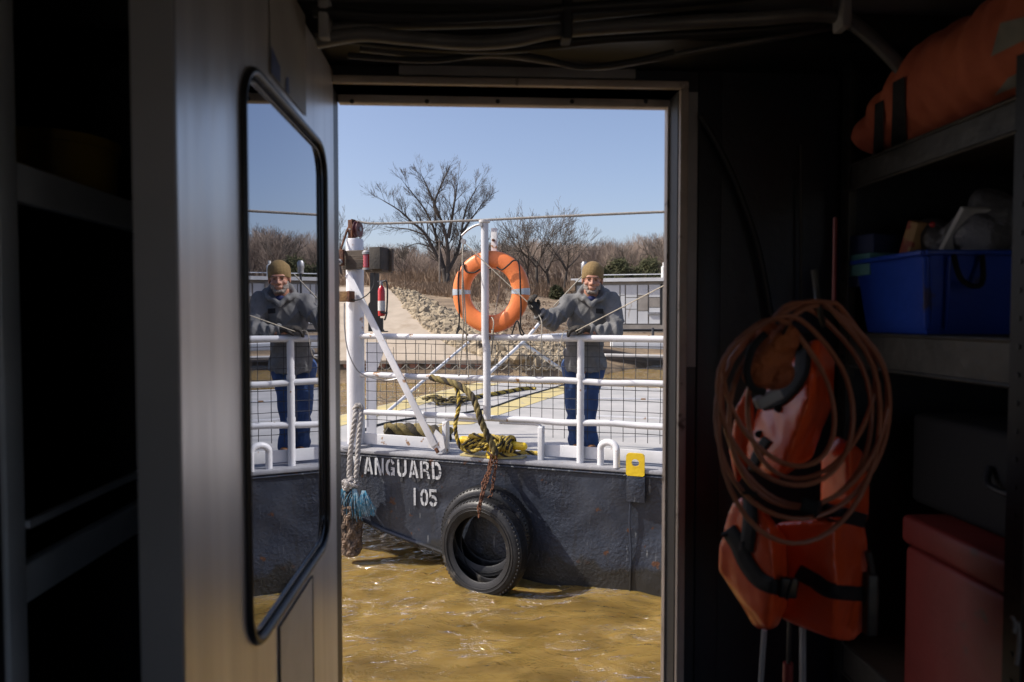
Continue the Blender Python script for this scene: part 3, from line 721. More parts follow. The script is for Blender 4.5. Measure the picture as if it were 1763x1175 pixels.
# far rail at right: kerb pipe and mesh railing on the far side
fr_ = empty('far_railing', hs(5.5, ZD, -WID + .1), 'white far-side railing of the barge with a fine wire mesh seen behind the man', 'railing')
Z1 = ZD
for z, r__ in ((ZD + .22, .028), (ZD + .30, .02)):
    MB().tube([hs(4.05 + (.6 if z < ZD + .25 else 0), z, -WID + .1), hs(S1, z, -WID + .1)], r__, 10).obj('rail_pipe', 'white', fr_)
MB().tube([hs(4.05, ZD, -WID + .1), hs(4.05, ZD + .30, -WID + .1)], .03, 10).obj('rail_post', 'white', fr_)
m_ = MB()
for i in range(40):
    m_.tube([hs(3.0 + i * .1, ZD + .35, -WID + .05), hs(3.0 + i * .1, ZD + .78, -WID + .05)], .004, 4)
for k_ in range(7): m_.tube([hs(3.0, ZD + .35 + k_ * .07, -WID + .05), hs(7, ZD + .35 + k_ * .07, -WID + .05)], .004, 4)
m_.obj('fine_mesh', 'wire', fr_)
MB().tube([hs(2.6, ZD + .80, -WID + .05), hs(7, ZD + .80, -WID + .05)], .045, 12).obj('top_pipe', 'white', fr_)

# ---- tyres
def tyre(c, axis, Ro, W_, label, group=None):
    t = empty('tyre_fender', c, label, 'tyre', group)
    Ri = Ro * .665; h = W_ / 2
    prof = [(Ri, -h * .72), (Ri + .012, -h * .80), (Ri + .035, -h * .86), ((Ri + Ro) / 2, -h * 1.0), (Ro - .035, -h * .90), (Ro - .01, -h * .74), (Ro, -h * .5)]
    tr = []
    for g in range(5): 
        z = -h * .5 + h * g / 5; tr += [(Ro, z + .001), (Ro, z + h * .14), (Ro - .009, z + h * .145), (Ro - .009, z + h * .195)]
    prof += tr + [(Ro, h * .5), (Ro - .01, h * .74), (Ro - .035, h * .90), ((Ri + Ro) / 2, h * 1.0), (Ri + .035, h * .86), (Ri + .012, h * .80), (Ri, h * .72)]
    inner = [(Ri + .012, h * .66), (Ri + .06, h * .75), (Ro - .05, h * .78), (Ro - .03, h * .4), (Ro - .028, -h * .4), (Ro - .05, -h * .78), (Ri + .06, -h * .75), (Ri + .012, -h * .66)]
    bod = MB().lathe(prof + inner, c, axis, 72, closed=True)
    ax = V(axis).normalized(); u = ax.orthogonal().normalized(); w_ = ax.cross(u); m4 = bod; m4.cur = 0
    for k in range(72):
        a = 2 * math.pi * k / 72; rd = u * math.cos(a) + w_ * math.sin(a); tg = ax.cross(rd)
        for sg in (-1, 1):
            m4.box(V(c) + rd * (Ro - .0115) + ax * sg * h * .66, (.014, .017, h * .26), Matrix((rd, tg, ax)).transposed().to_3x3(), .003)
    m4.obj('tyre_body', 'tyre', t, smooth=45)
    for sg in (1,):                      # raised rings on the sidewall
        m5 = MB()
        for rr_ in (Ri + .05, Ro - .06):
            m5.tube([V(c) + ax * (h * .985 * sg) + (u * math.cos(2 * math.pi * k / 64) + w_ * math.sin(2 * math.pi * k / 64)) * rr_ for k in range(64)], .0035, 5, closed=True)
        m5.obj('sidewall_ring', 'tyre', t)
    return t
ax1 = (NN + TT * -.24 + UP * .06).normalized()
c1 = hp(832, 943, .30); R1 = (hp(832, 861, .30) - hp(832, 1026, .30)).length / 2
tyre(c1, ax1, R1, .175, 'large black tyre hanging in front, rim touching the muddy water', 'tyre fenders on the barge side')
c2 = hp(838, 917, .12)
tyre(c2, NN, R1 * 1.0, .19, 'black tyre fender behind, flat against the barge hull', 'tyre fenders on the barge side')
# rusty chains
def chain_obj(path, n_per_m, label, seed=0, L_=.042):
    pts = catmull(path, 12); m6 = MB(); Ls = [0]
    for i in range(1, len(pts)): Ls.append(Ls[-1] + (pts[i] - pts[i - 1]).length)
    n = int(Ls[-1] / (L_ * .68)); j = 0; T_, U_, W_ = frames(pts)
    for i in range(n):
        d = Ls[-1] * i / n
        while j < len(Ls) - 2 and Ls[j + 1] < d: j += 1
        c = pts[j].lerp(pts[j + 1], (d - Ls[j]) / (Ls[j + 1] - Ls[j])); t = T_[j]
        ang = (i % 2) * math.pi / 2 + .4 * math.sin(i * 1.7 + seed); s_ = U_[j] * math.cos(ang) + W_[j] * math.sin(ang)
        m6.tube([c + t * (L_ / 2 * math.cos(2 * math.pi * k / 10)) + s_ * (L_ * .33 * math.sin(2 * math.pi * k / 10)) for k in range(10)], .0052, 5, closed=True)
    return m6.obj('rusty_chain', 'rust', label=label, cat='chain')
tp = hp(850, 775, .04)
chain_obj([tp, hp(846, 800, .10), hp(836, 835, .34), hp(828, 858, .44), hp(824, 893, .45)], 0, 'rusty chain running from the yellow cleat down to the front tyre', 0)
chain_obj([tp + TT * .03, hp(853, 805, .08), hp(850, 825, .16), hp(846, 850, .20), hp(838, 862, .22)], 0, 'rusty chain hanging right of the longest chain, to the rear tyre', 1)
chain_obj([tp - TT * .02, hp(842, 808, .12), hp(832, 832, .33), hp(831, 852, .42), hp(822, 880, .45)], 0, 'rusty chain twisted against the left of the longest chain', 2)

# ---- ropes
MB().rope([hp(741, 650, .03), hp(765, 656, .05), hp(790, 664, .08), hp(812, 682, .12), hp(822, 705, .14), hp(830, 730, .14), hp(843, 757, .12), hp(855, 783, .10)], .030, .17, (0, 1, 0), 8)\
   .obj('mooring_rope', ['ropeYd', 'ropeK'], label='thick yellow and black mooring rope bent over the middle rail above the cleat', cat='rope')
MB().rope([hp(782, 662, .05), hp(789, 678, .07), hp(790, 700, .08), hp(784, 730, .09), hp(786, 752, .08), hp(795, 772, .06), hp(812, 778, .04), hp(826, 772, .02)], .019, .12, (0, 1, 0), 8)\
   .obj('mooring_rope', ['ropeY', 'ropeK'], label='thinner yellow and black rope loop hanging left of the thick one', cat='rope')
m_ = MB(); rr = random.Random(4)
for i in range(8):        # turns on the right half of the bar
    s_ = cs + .06 + i * (s_r - cs - .17) / 7.0
    base = hs(s_, cz + .004, -.05); rad = .056 + .012 * rr.random()
    m_.rope([base + UP * math.sin(a) * rad + NN * math.cos(a) * rad * 1.05 + TT * (.020 * a / 6.28 - .02) for a in [k * 6.6 / 12 for k in range(13)]], .018, .12, (0, 1, 0) if i % 2 else (1, 0, 0), 6)
for i in range(7):        # turns on the left half, slanted
    s_ = s_l + .06 + i * (cs - s_l - .06) / 7.0
    base = hs(s_, cz + .008, -.05); rad = .056 + .014 * rr.random()
    m_.rope([base + UP * math.sin(a) * rad + NN * math.cos(a) * rad * 1.05 + TT * (.05 * math.sin(a)) for a in [k * 6.6 / 12 for k in range(13)]], .017, .12, (0, 1, 0) if i % 2 else (0, 0, 1), 6)
m_.rope([hs(cs - .02, cz + .09, .0), hs(cs + .06, cz + .02, .04), hs(cs + .04, cz - .07, .04), hs(cs + .1, ZD + .04, .0), hs(cs + .2, ZD + .05, -.02), hs(s_r - .02, ZD + .05, -.12), hs(s_r + .12, ZD + .045, -.13)], .020, .13, (0, 1, 0), 7)
m_.rope([hs(cs - .2, cz + .07, .02), hs(cs - .05, cz + .085, .03), hs(cs + .1, cz + .06, .03), hs(cs + .05, cz - .05, .05), hs(cs - .02, ZD + .05, .03)], .020, .13, (0, 0, 1), 7)
m_.obj('rope_on_cleat', ['ropeY', 'ropeK'], label='yellow and black rope wound in many turns round the yellow cleat', cat='rope')
MB().rope([at_z(664, 741, ZD + .08), at_z(700, 740, ZD + .08), at_z(735, 742, ZD + .08), at_z(774, 748, ZD + .07)], .070, .30, (0, 1, 0), 10)\
   .obj('hawser', ['ropeYd', 'ropeK'], label='very thick dirty brown hawser lying on deck behind the left toe board', cat='rope')
MB().rope([at_z(752, 694, ZD + .03), at_z(790, 690, ZD + .03), at_z(830, 682, ZD + .03), at_z(870, 675, ZD + .03), at_z(905, 669, ZD + .03), at_z(922, 670, ZD + .02)], .035, .25, (0, 1, 0), 6)\
   .obj('edge_rope', ['ropeY', 'ropeK'], label='yellow and black rope lying along the far bow edge of the deck', cat='rope')
m_ = MB(); rr = random.Random(9); c0 = at_z(775, 690, ZD + .05)
for i in range(9):
    c = c0 + V((rr.uniform(-.25, .35), rr.uniform(-.2, .2), rr.uniform(-.02, .05))); a0 = rr.random() * 6
    m_.rope([c + V((math.cos(a0 + k) * .14, math.sin(a0 + k) * .1, .02 * math.sin(k * 2))) for k in range(6)], .020, .12, (0, 0, 1), 5)
m_.obj('rope_heap', ['ropeYd', 'ropeK'], label='small heap of dirty yellow rope at the far bow edge', cat='rope')

# ---- white rope with knot, blue frayed tassels and brown fender at the corner
rf = empty('rope_fender', hp(606, 955, .14), 'shaggy brown rope fender with blue frayed tassels on a doubled white rope', 'rope fender')
m_ = MB()
m_.rope([hp(613, 702, .07), hp(611, 720, .11), hp(607, 750, .12), hp(603, 780, .14), hp(601, 822, .15)], .024, .14, (0, 0, 0), 8)
m_.rope([hp(622, 700, .05), hp(620, 730, .10), hp(617, 765, .13), hp(615, 800, .15), hp(613, 822, .15)], .024, .14, (0, 0, 0), 8)
m_.rope([hp(610, 706, .08), hp(616, 697, .08), hp(624, 703, .06)], .024, .14, (0, 0, 0), 8)
m_.obj('hanging_rope', 'ropeW', rf)
m_ = MB(); rr = random.Random(2); kc = hp(603, 833, .16)
for i in range(9):
    a0 = rr.random() * 6; tl = V((rr.uniform(-1, 1), rr.uniform(-1, 1), rr.uniform(-1, 1))).normalized(); u = tl.orthogonal().normalized(); w_ = tl.cross(u)
    m_.rope([kc + TT * rr.uniform(-.04, .04) + UP * rr.uniform(-.04, .03) + (u * math.cos(a0 + k) + w_ * math.sin(a0 + k)) * .055 for k in range(6)], .017, .1, (0, 0, 0), 6)
m_.obj('knot', 'ropeW', rf)
m_ = MB()
def tassel(px0, py0, n, spread, L_, r__, bias=0):
    c = hp(px0, py0, .18)
    for i in range(n):
        a = rr.uniform(-1, 1); e = c + TT * (a * spread + bias) - UP * (L_ * rr.uniform(.75, 1.08)) + NN * rr.uniform(-.05, .05)
        mid = c.lerp(e, .5) + TT * (a * spread * .35) + NN * rr.uniform(.0, .04)
        m_.tube(catmull([c + TT * a * .02, mid, e + TT * rr.uniform(-.01, .01)], 3), r__, 4)
tassel(610, 842, 80, .085, .27, .0028); tassel(626, 845, 60, .07, .21, .0028, .05); tassel(592, 842, 40, .06, .22, .0028, -.03)
m_.obj('blue_tassel', 'ropeB', rf)
m_ = MB()
tassel(602, 840, 90, .085, .33, .004)
tassel(598, 850, 60, .05, .40, .004, -.02)
m_.obj('grey_fibres', 'fenderdk', rf)
m_ = MB(); ctop, cbot = hp(605, 868, .15), hp(605, 950, .15)
for k in range(10):
    pts = []
    for t in range(17):
        a = 2 * math.pi * k / 10 + (t / 16) * 3.2 * (1 if k % 2 else -1); h_ = t / 16
        r__ = .078 * (1 - .25 * max(0, h_ - .8) * 5 * .6); pts.append(ctop.lerp(cbot, h_) + (TT * math.cos(a) + NN * math.sin(a)) * (r__ + .006 * math.sin(t * 2 + k)))
    m_.rope(pts, .024, .09, (0, 0, 0), 5, n=2)
m_.lathe([(.0, 0), (.07, .02), (.075, .2), (.07, (ctop - cbot).length), (0, (ctop - cbot).length)], cbot, UP, 20)
m_.ell(cbot, (.085, .085, .045))
m_.obj('fender_body', 'fender', rf)

# ---- lifebuoy
bd = -.11
cB = hp(845, 503, RO + bd + .12)
Rv = (hp(845, 433, RO) - hp(845, 572, RO)).length / 2; 
Rc = Rv - .072
lb = empty('lifebuoy', cB - UP * Rv, 'orange lifebuoy with grey bands hung on the tall white pole', 'lifebuoy')
axb = (NN + TT * .06).normalized(); ub = UP; wb = axb.cross(ub).normalized(); ub = wb.cross(axb)
NB = 96; tubep = [cB + (wb * math.cos(2 * math.pi * k / NB) * .965 + ub * math.sin(2 * math.pi * k / NB)) * Rc for k in range(NB)]
m_ = MB(); vs = []; fs = []; SB = 28
for k in range(NB):
    rd = (wb * math.cos(2 * math.pi * k / NB) + ub * math.sin(2 * math.pi * k / NB))
    for j in range(SB):
        a = 2 * math.pi * j / SB; ca, sa2 = math.cos(a), math.sin(a)
        rx = .078 * (abs(ca) ** .8) * (1 if ca > 0 else -1); ry = .052 * (abs(sa2) ** .8) * (1 if sa2 > 0 else -1)
        vs.append(tubep[k] + rd * rx + axb * ry)
for k in range(NB):
    for j in range(SB): fs.append((k * SB + j, k * SB + (j + 1) % SB, ((k + 1) % NB) * SB + (j + 1) % SB, ((k + 1) % NB) * SB + j))
m_.add(vs, fs); m_.obj('ring', 'buoy', lb)
for a0 in (0.0, math.pi):
    m_ = MB(); vs = []; fs = []; K = 6
    for k in range(K):
        a_ = a0 + (k - (K - 1) / 2) * .033; rd = wb * math.cos(a_) + ub * math.sin(a_); cc = cB + (wb * math.cos(a_) * .965 + ub * math.sin(a_)) * Rc
        for j in range(SB):
            a = 2 * math.pi * j / SB; ca, sa2 = math.cos(a), math.sin(a)
            vs.append(cc + rd * .0805 * (abs(ca) ** .8) * (1 if ca > 0 else -1) + axb * .0545 * (abs(sa2) ** .8) * (1 if sa2 > 0 else -1))
    for k in range(K - 1):
        for j in range(SB): fs.append((k * SB + j, k * SB + (j + 1) % SB, (k + 1) * SB + (j + 1) % SB, (k + 1) * SB + j))
    m_.add(vs, fs); m_.obj('reflective_band', 'reflect', lb)
bo = RO + bd + .19
def gl(pts, off=bo, r=.007): return MB().tube(catmull([hp(x, y, off) for x, y in pts], 6), r, 7)
m_ = gl([(826, 464), (815, 470), (802, 467), (797, 452), (792, 460), (789, 480), (789, 510), (791, 540), (790, 560), (786, 575), (792, 566), (800, 572), (806, 578)])
m_.obj('grab_line', 'strap', lb)
m_ = gl([(855, 460), (864, 465), (876, 456), (884, 449), (892, 451), (895, 470), (896, 500), (897, 530), (896, 560), (899, 570), (902, 575), (898, 577), (895, 570), (893, 558), (890, 553), (886, 560), (881, 577)])
m_.obj('grab_line', 'strap', lb)
# white control lines
def line(pts, r, lab, d=None, m='line', tw=False):
    p = [hp(x, y, o_) for x, y, o_ in pts]
    mm_ = MB().rope(p, r, r * 9, (0, 0, 0), 5) if tw else MB().tube(catmull(p, 6), r, 6)
    return mm_.obj('thin_line', m, label=lab, cat='line')
line([(797, 418, 0), (796, 465, .09), (797, 480, .10), (800, 520, .10), (802, 560, .09), (804, 600, -.02), (807, 650, -.05)], .006, 'thin line falling from the small pulley past the left of the lifebuoy', tw=True)
line([(797, 462, .1), (796, 500, .11), (798, 550, .09), (796, 590, 0), (790, 648, -.05)], .007, 'doubled twisted line hanging down the left side of the lifebuoy', tw=True)
line([(860, 466, -.2), (859, 500, -.16), (854, 530, -.12), (850, 560, -.08), (848, 590, -.06), (846, 610, -.08)], .007, 'pale line hanging through the middle of the lifebuoy beside the pole', tw=True)
line([(848, 548, .02), (850, 556, .07), (848, 575, .06), (846, 560, -.1), (846, 548, -.05), (848, 548, .02)], .006, 'small white lashing round the bottom of the lifebuoy', tw=True)
HAND = (914, 527, 5.78)
# ------------------------------------------------------------------ the deckhand
def dep(p): return (p - CAM).dot(FWD)
dr = dep(hp(1000, 583, RO))
def Q(px, py, dd=0): return at_d(px, py, dr + dd)      # dd: metres behind the rail
feet = at_z(1003, 778, ZD)
man = empty('person', (feet.x, feet.y, ZD), 'man in grey hoodie, tan beanie and blue jeans leaning on the white rail', 'person')
fx = (Q(1001, 500) - Q(1000, 500)).length              # metres per pixel at the rail
ux = (Q(1100, 500) - Q(1000, 500)).normalized(); uy = V((-ux.y, ux.x, 0)); 
HC = Q(1020, 482, .10)
HEADC = HC
# joints (shared by body and clothes)
J = dict(neck=Q(1018, 509, .17), head=HC, shR=Q(984, 521, .20), shL=Q(1050, 521, .18), elR=Q(951, 556, .06), wrR=Q(925, 538, -.02),
         elL=Q(1057, 571, .04), wrL=Q(1008, 570, -.01), chest=Q(1016, 540, .22), waist=Q(1008, 590, .36), hip=Q(1004, 625, .45),
         hiR=Q(987, 632, .45), hiL=Q(1022, 632, .45), knR=Q(990, 703, .42), knL=Q(1013, 703, .40), anR=Q(993, 764, .50), anL=Q(1017, 764, .46))
# body: one continuous skin from head to feet
b = MB()
b.chain([J['neck'] + UP * .03, J['chest'], J['waist'], J['hip']], [.058, .12, .115, .12])
b.chain([J['chest'] + UP * .08, J['shR'], J['elR'], J['wrR']], [.08, .06, .042, .028])
b.chain([J['chest'] + UP * .08, J['shL'], J['elL'], J['wrL']], [.08, .06, .042, .028])
b.chain([J['hip'], J['hiR'], J['knR'], J['anR']], [.10, .085, .055, .04])
b.chain([J['hip'], J['hiL'], J['knL'], J['anL']], [.10, .085, .055, .04])
b.chain([J['neck'] - UP * .02, HC - UP * .05], [.058, .055])
# head local frame: looks at the camera, chin slightly down
fw = (CAM - HC); fw.z *= .5; fw = fw.normalized(); hx = fw.cross(UP).normalized() * -1; 
if hx.dot(ux) < 0: hx = -hx
hz = hx.cross(fw); hz = hz if hz.z > 0 else -hz
tilt = Matrix.Rotation(R(-3), 3, fw); hx, hz = tilt @ hx, tilt @ hz
def H(x, y, z): return HC + (hx * x + hz * z + fw * y) * HSC   # x picture-right, y towards camera, z up
hr = Matrix((hx, fw, hz)).transposed()
b.ell(H(0, -.018, .035), (.076, .094, .092), hr)       # skull
b.ell(H(0, .012, -.040), (.060, .070, .075), hr)       # face
b.ell(H(0, .035, -.088), (.036, .040, .026), hr)       # chin
b.ell(H(0, .066, .018), (.050, .020, .014), hr)        # brow
for s in (-1, 1):
    b.ell(H(s * .038, .052, -.030), (.022, .024, .020), hr)   # cheek bones
    b.ell(H(s * .074, -.008, -.005), (.009, .020, .032), hr)  # ears
    b.ell(H(s * .014, .083, -.036), (.009, .012, .008), hr)   # nostril wings
b.chain([H(0, .078, .004), H(0, .090, -.014), H(0, .101, -.033)], [.009, .010, .0125], 10)
b.ell(H(0, .077, -.062), (.024, .012, .006), hr); b.ell(H(0, .075, -.072), (.020, .012, .006), hr)
# hands (inside the gloves)
body = organic(b, 'body', 'skin', man, .0055, 4)
# eyes, brows
for s in (-1, 1):
    e = MB(); e.ell(H(s * .030, .068, -.003), (.011, .010, .0036), hr); e.obj('eye', 'eye', man)
    e = MB(); e.tube(catmull([H(s * .014, .090, .012), H(s * .030, .090, .017), H(s * .047, .078, .012)], 4), .0026, 6); e.obj('eyebrow', 'bark', man)
# beard: moustache and full short beard
b = MB()
for k in range(15):
    a = R(-88 + 176 * k / 14)
    x, y = math.sin(a) * .062, math.cos(a) * .062
    for j, (z, sc) in enumerate(((-.050, 1.0), (-.068, .98), (-.086, .90), (-.102, .72))):
        if abs(math.degrees(a)) < 32 and j < 2: continue
        if abs(math.degrees(a)) > 60 and j > 1: continue
        b.ell(H(x * sc * .95, y * sc * .97 + .013, z), (.0085, .0085, .0105))
    if abs(math.degrees(a)) > 50: b.ell(H(x, y * .9 + .005, -.030), (.006, .009, .012))
for s in (-1, 0, 1): b.ell(H(s * .016, .080 - abs(s) * .004, -.053 - abs(s) * .003), (.012, .004, .0035), hr)
for s in (-1, 1): b.ell(H(s * .030, .066, -.066), (.005, .006, .012), hr)
for x in (-.02, 0, .02): b.ell(H(x, .066, -.096), (.015, .019, .012))
organic(b, 'beard', 'beard', man, .005, 3, lambda c, n_: .0016 * noise.noise(c * 160))
# beanie
b = MB()
b.ell(H(0, -.018, .050), (.084, .100, .094), hr)
b.lathe([(.0, -.050), (.081, -.050), (.084, -.03), (.084, .03), (.075, .065), (0, .065)], H(0, -.018, .040) , hz, 28)
cut = organic(b, 'beanie', 'beanie', man, .006, 4)
# trim the cap above a slanted line: higher at the brow, lower at the nape
me = cut.data; loc = V(man['_loc']); bm = bmesh.new(); bm.from_mesh(me)
pn = (hz + fw * -.30).normalized(); po = H(0, .07, .020) - loc
bmesh.ops.bisect_plane(bm, geom=list(bm.verts) + list(bm.edges) + list(bm.faces), plane_co=po, plane_no=pn, clear_inner=True)
ed = [e for e in bm.edges if e.is_boundary]
r_ = bmesh.ops.extrude_edge_only(bm, edges=ed)
for v in [g for g in r_['geom'] if isinstance(g, bmesh.types.BMVert)]:
    c = H(0, -.018, 0) - loc; d = v.co - c; d -= hz * d.dot(hz); v.co -= d * .07; v.co += hz * .004
bm.to_mesh(me); bm.free()
for p in me.polygons: p.use_smooth = True
# hoodie
b = MB()
def ellv(c, rx, ry, rz, rot=None): b.ell(c, (rx, ry, rz), rot, 24, 16)
chm = Matrix((ux, uy, UP)).transposed()
ellv(Q(1017, 537, .21), .185, .130, .145, chm)
ellv(Q(1014, 560, .26), .180, .135, .17, chm)
ellv(Q(1007, 590, .34), .178, .135, .15, chm)
ellv(Q(1007, 616, .41), .185, .145, .11, chm)
b.chain([J['neck'] - UP * .06, J['shR'] + UP * .01, J['elR'] + V((0, 0, .015)), (J['elR'] + J['wrR']) / 2 - UP * .008, J['wrR'] + (J['elR'] - J['wrR']).normalized() * .045], [.080, .076, .070, .058, .045])
b.chain([J['neck'] - UP * .06, J['shL'] + UP * .005, (J['shL'] + J['elL']) / 2 + ux * .02, J['elL'], (J['elL'] + J['wrL']) / 2, J['wrL'] + (J['elL'] - J['wrL']).normalized() * .05], [.080, .080, .074, .068, .055, .044])
b.tube([Q(1006, 600, .40), Q(1007, 634, .43)], [.176, .184], 28)
# hood: a thick roll of cloth round the neck, open at the throat
hd = []
for k in range(22):
    a = R(-62 + 304 * k / 21)
    back = max(0, -math.sin(a)) if False else 0
    hd.append(H(math.sin(a + math.pi) * -1 * 0, 0, 0))
hd = []
for k in range(25):
    a = R(90 + 25 + (360 - 50) * k / 24)      # gap at the front
    y = math.sin(a); x = math.cos(a)
    hd.append((H(x * .098, y * .088 - .018, -.112 - .050 * y + .0), .024 + .020 * max(0, -y)))
for i in range(len(hd) - 1): b.tube([hd[i][0], hd[i + 1][0]], [hd[i][1], hd[i + 1][1]], 14)
for p, r__ in hd: b.ell(p, (r__,) * 3, None, 12, 8)
b.chain([H(-.042, .062, -.150), H(-.01, .078, -.185), H(0, .085, -.20)], [.024, .022, .018]); b.chain([H(.042, .062, -.150), H(.01, .078, -.185)], [.024, .022])
ellv(H(.03, -.10, -.10), .12, .05, .06, hr)            # hood bunched behind
ellv(H(.085, -.06, -.10), .055, .05, .04, hr)
def folds(c, n_):
    p = c + loc; q = V((p.x * 1.0, p.y, p.z))
    f = noise.noise(V((q.x * 7 + q.z * 5, q.y * 4, q.z * 2.6)))
    ridge = (1 - abs(f)) ** 3
    g = noise.noise(V((q.x * 15 - q.z * 9, q.y * 8, q.z * 7 + 4)))
    # sleeves crease across the arm
    e = 0
    for a_, b_ in ((J['elR'], J['wrR']), (J['elL'], J['wrL'])):
        ab = b_ - a_; t = (p - a_).dot(ab) / ab.length_squared
        if -.3 < t < 1.1:
            d = (p - (a_ + ab * t)).length
            if d < .11: e += .0075 * math.sin(t * 24 + 3 * noise.noise(p * 9)) * max(0, 1 - d / .13) * 1.6
    return .028 * (ridge - .45) + .009 * (1 - abs(g)) ** 2 - .004 + e * 1.3
organic(b, 'hoodie', 'hoodie', man, .0075, 5, folds)
m_ = MB(); pcx = Q(1032, 534, .05)
hit = None
m_.box(pcx, (.052, .006, .035), chm, .002); 
logo = m_
# shirt collar at the throat
b = MB(); b.ell(H(0, .040, -.150), (.042, .034, .03), hr); b.obj('shirt_collar', 'navy', man)
# press the chest patch onto the hoodie front
ho = [o for o in man.children if o.name.startswith('hoodie')][0]
bvh = BVHTree.FromPolygons([v.co + loc for v in ho.data.vertices], [tuple(p.vertices) for p in ho.data.polygons])
def on_hoodie(px, py, lift=.003):
    r = ray(px, py).normalized(); h_ = bvh.ray_cast(CAM + r * 3, r)
    return (h_[0] - r * lift) if h_[0] is not None else Q(px, py, .05)
m_ = MB(); GX, GZ = 10, 6; vs = [on_hoodie(1026 + 12.5 * i / GX, 531.5 + 8.5 * j / GZ + i * .06) for i in range(GX + 1) for j in range(GZ + 1)]
m_.add(vs, [(i * (GZ + 1) + j, i * (GZ + 1) + j + 1, (i + 1) * (GZ + 1) + j + 1, (i + 1) * (GZ + 1) + j) for i in range(GX) for j in range(GZ)])
m_.obj('chest_logo', 'case', man)
# jeans
b = MB()
b.chain([J['hip'] + UP * .03, J['hiR'] + ux * -.005, J['knR'] + UP * .12, J['knR'], J['knR'] - UP * .15, J['anR'] - UP * .02], [.118, .106, .090, .080, .074, .072])
b.chain([J['hip'] + UP * .03, J['hiL'] + ux * .012, J['knL'] + UP * .12, J['knL'], J['knL'] - UP * .15, J['anL'] - UP * .02], [.118, .102, .090, .080, .075, .074])
b.ell(J['hip'] + UP * .02, (.150, .125, .14))
def jf(c, n_):
    p = c + loc; z = p.z
    return .006 * math.sin(z * 34 + 4 * noise.noise(p * 6)) * (1.2 if abs(z - J['knR'].z) < .14 or z < ZD + .2 else .35) + .008 * noise.noise(V((p.x * 14, p.y * 10, z * 4)))
organic(b, 'jeans', 'jeans', man, .009, 4, jf)
# boots
for k, (an, dx) in enumerate(((J['anR'], -.03), (J['anL'], .01))):
    b = MB(); fl = V((an.x, an.y, ZD)); to = -uy; 
    if to.y > 0: to = -to
    b.chain([fl + UP * .05 - to * .04, fl + UP * .05 + to * .06, fl + UP * .038 + to * .16 + ux * dx], [.05, .047, .040])
    b.tube([fl + UP * .02, fl + UP * .14], .05, 16)
    b.box(fl + UP * .012 + to * .05, (.09, .29, .022), Matrix((ux, to, UP)).transposed(), .008)
    organic(b, 'boot', 'boot', man, .007, 3)
# gloves: palm, four fingers and thumb curled round the line
def glove(wrist, dirv, palmn, thumb_side, name, curl, elbow):
    b = MB(); d = dirv.normalized(); n_ = (palmn - d * palmn.dot(d)).normalized(); s = d.cross(n_)
    if s.dot(thumb_side) < 0: s = -s
    w = wrist
    b.chain([w - d * .045, w, w + d * .03], [.037, .034, .032])
    pc_ = w + d * .065
    b.ell(pc_, (.050, .050, .029), Matrix((d, s, n_)).transposed())
    for i, off in enumerate((.032, .011, -.011, -.030)):
        L = (.036, .040, .037, .029)[i]; k0 = w + d * .098 + s * off; c = curl * (1 + .08 * i)
        p = [w + d * .06 + s * off * .9, k0]; ang = c * .45; 
        for seg in range(3):
            v = d * math.cos(ang) + n_ * math.sin(ang); p.append(p[-1] + v * L * (1, .75, .6)[seg]); ang += c * .62
        b.chain(p, [.014, .0145, .0135, .0125, .0115], 10)
    t0 = w + d * .028 + s * .030
    b.chain([w + d * .02 + s * .015, t0, t0 + s * .026 + d * .022 + n_ * .016, t0 + s * .018 + d * .050 + n_ * .036], [.018, .017, .0145, .0125], 10)
    return organic(b, name, 'glove', man, .0042, 3, lambda c, q_: .0014 * noise.noise(c * 70))
glove(J['wrR'], Q(914, 521, -.02) - J['wrR'], (ux * .6 + UP * .15 - uy * .6) , -ux * .3 + UP, 'glove', 1.35, J['elR'])
glove(J['wrL'] + UP * .012, Q(985, 568, -.03) - J['wrL'], -UP - uy * -.2, -uy if uy.y > 0 else uy, 'glove', .95, J['elL'])
HEADC = None
# lines in his hands
def dline(pts, r, lab, m='line'):
    return MB().rope([Q(*p) for p in pts], r, r * 9, (0, 0, 0), 5).obj('thin_line', m, label=lab, cat='line')
pul = hp(798, 417, .0)
hand = Q(912, 524, -.05)
MB().rope([pul, pul.lerp(hand, .5) - UP * .004, hand, hand - UP * .02 + ux * .012], .0042, .05, (0, 0, 0), 5).obj('thin_line', 'line', label='line from the small pulley across the lifebuoy to the raised glove', cat='line')
hl = Q(990, 571, -.05)
MB().rope([hl, at_d(1145, 491, 3.9), at_d(1300, 411, 2.9)], .0038, .05, (0, 0, 0), 5, n=12).obj('thin_line', 'line', label='pale line running from the resting glove up right past his chest', cat='line')
dline([(920, 535, -.03), (929, 545, -.06), (933, 560, -.12), (932, 590, -.14), (938, 610, -.14), (948, 618, -.12), (960, 612, -.11), (965, 595, -.11), (968, 578, -.09), (974, 569, -.05), (984, 571, -.05)], .0042, 'slack loop of line sagging over the rail between his two gloves')
MB().tube([Q(953, 528, .42), Q(1004, 474, .48)], .006, 8).obj('boat_hook', 'line', label='thin pale pole slanting up behind his raised arm and shoulder', cat='pole')
tag(MB().lathe([(.0, 0), (.03, 0), (.03, .05), (.034, .06), (.034, .11), (.02, .13), (0, .13)], Q(1006, 473, 1.2), UP, 16).obj('beacon_lamp', 'galv'), 'small grey capped fitting on a pole just left of his beanie', 'lamp')
q = Q(1006, 473, 1.2); tag(MB().tube([V((q.x, q.y, ZD)), q], .012, 8).obj('lamp_pole', 'wire'), 'dark slim pole standing on deck behind the man', 'pole')
# ------------------------------------------------------------------ river, shore, trees
tag(MB().obj('x', 'water') if False else cam, None)
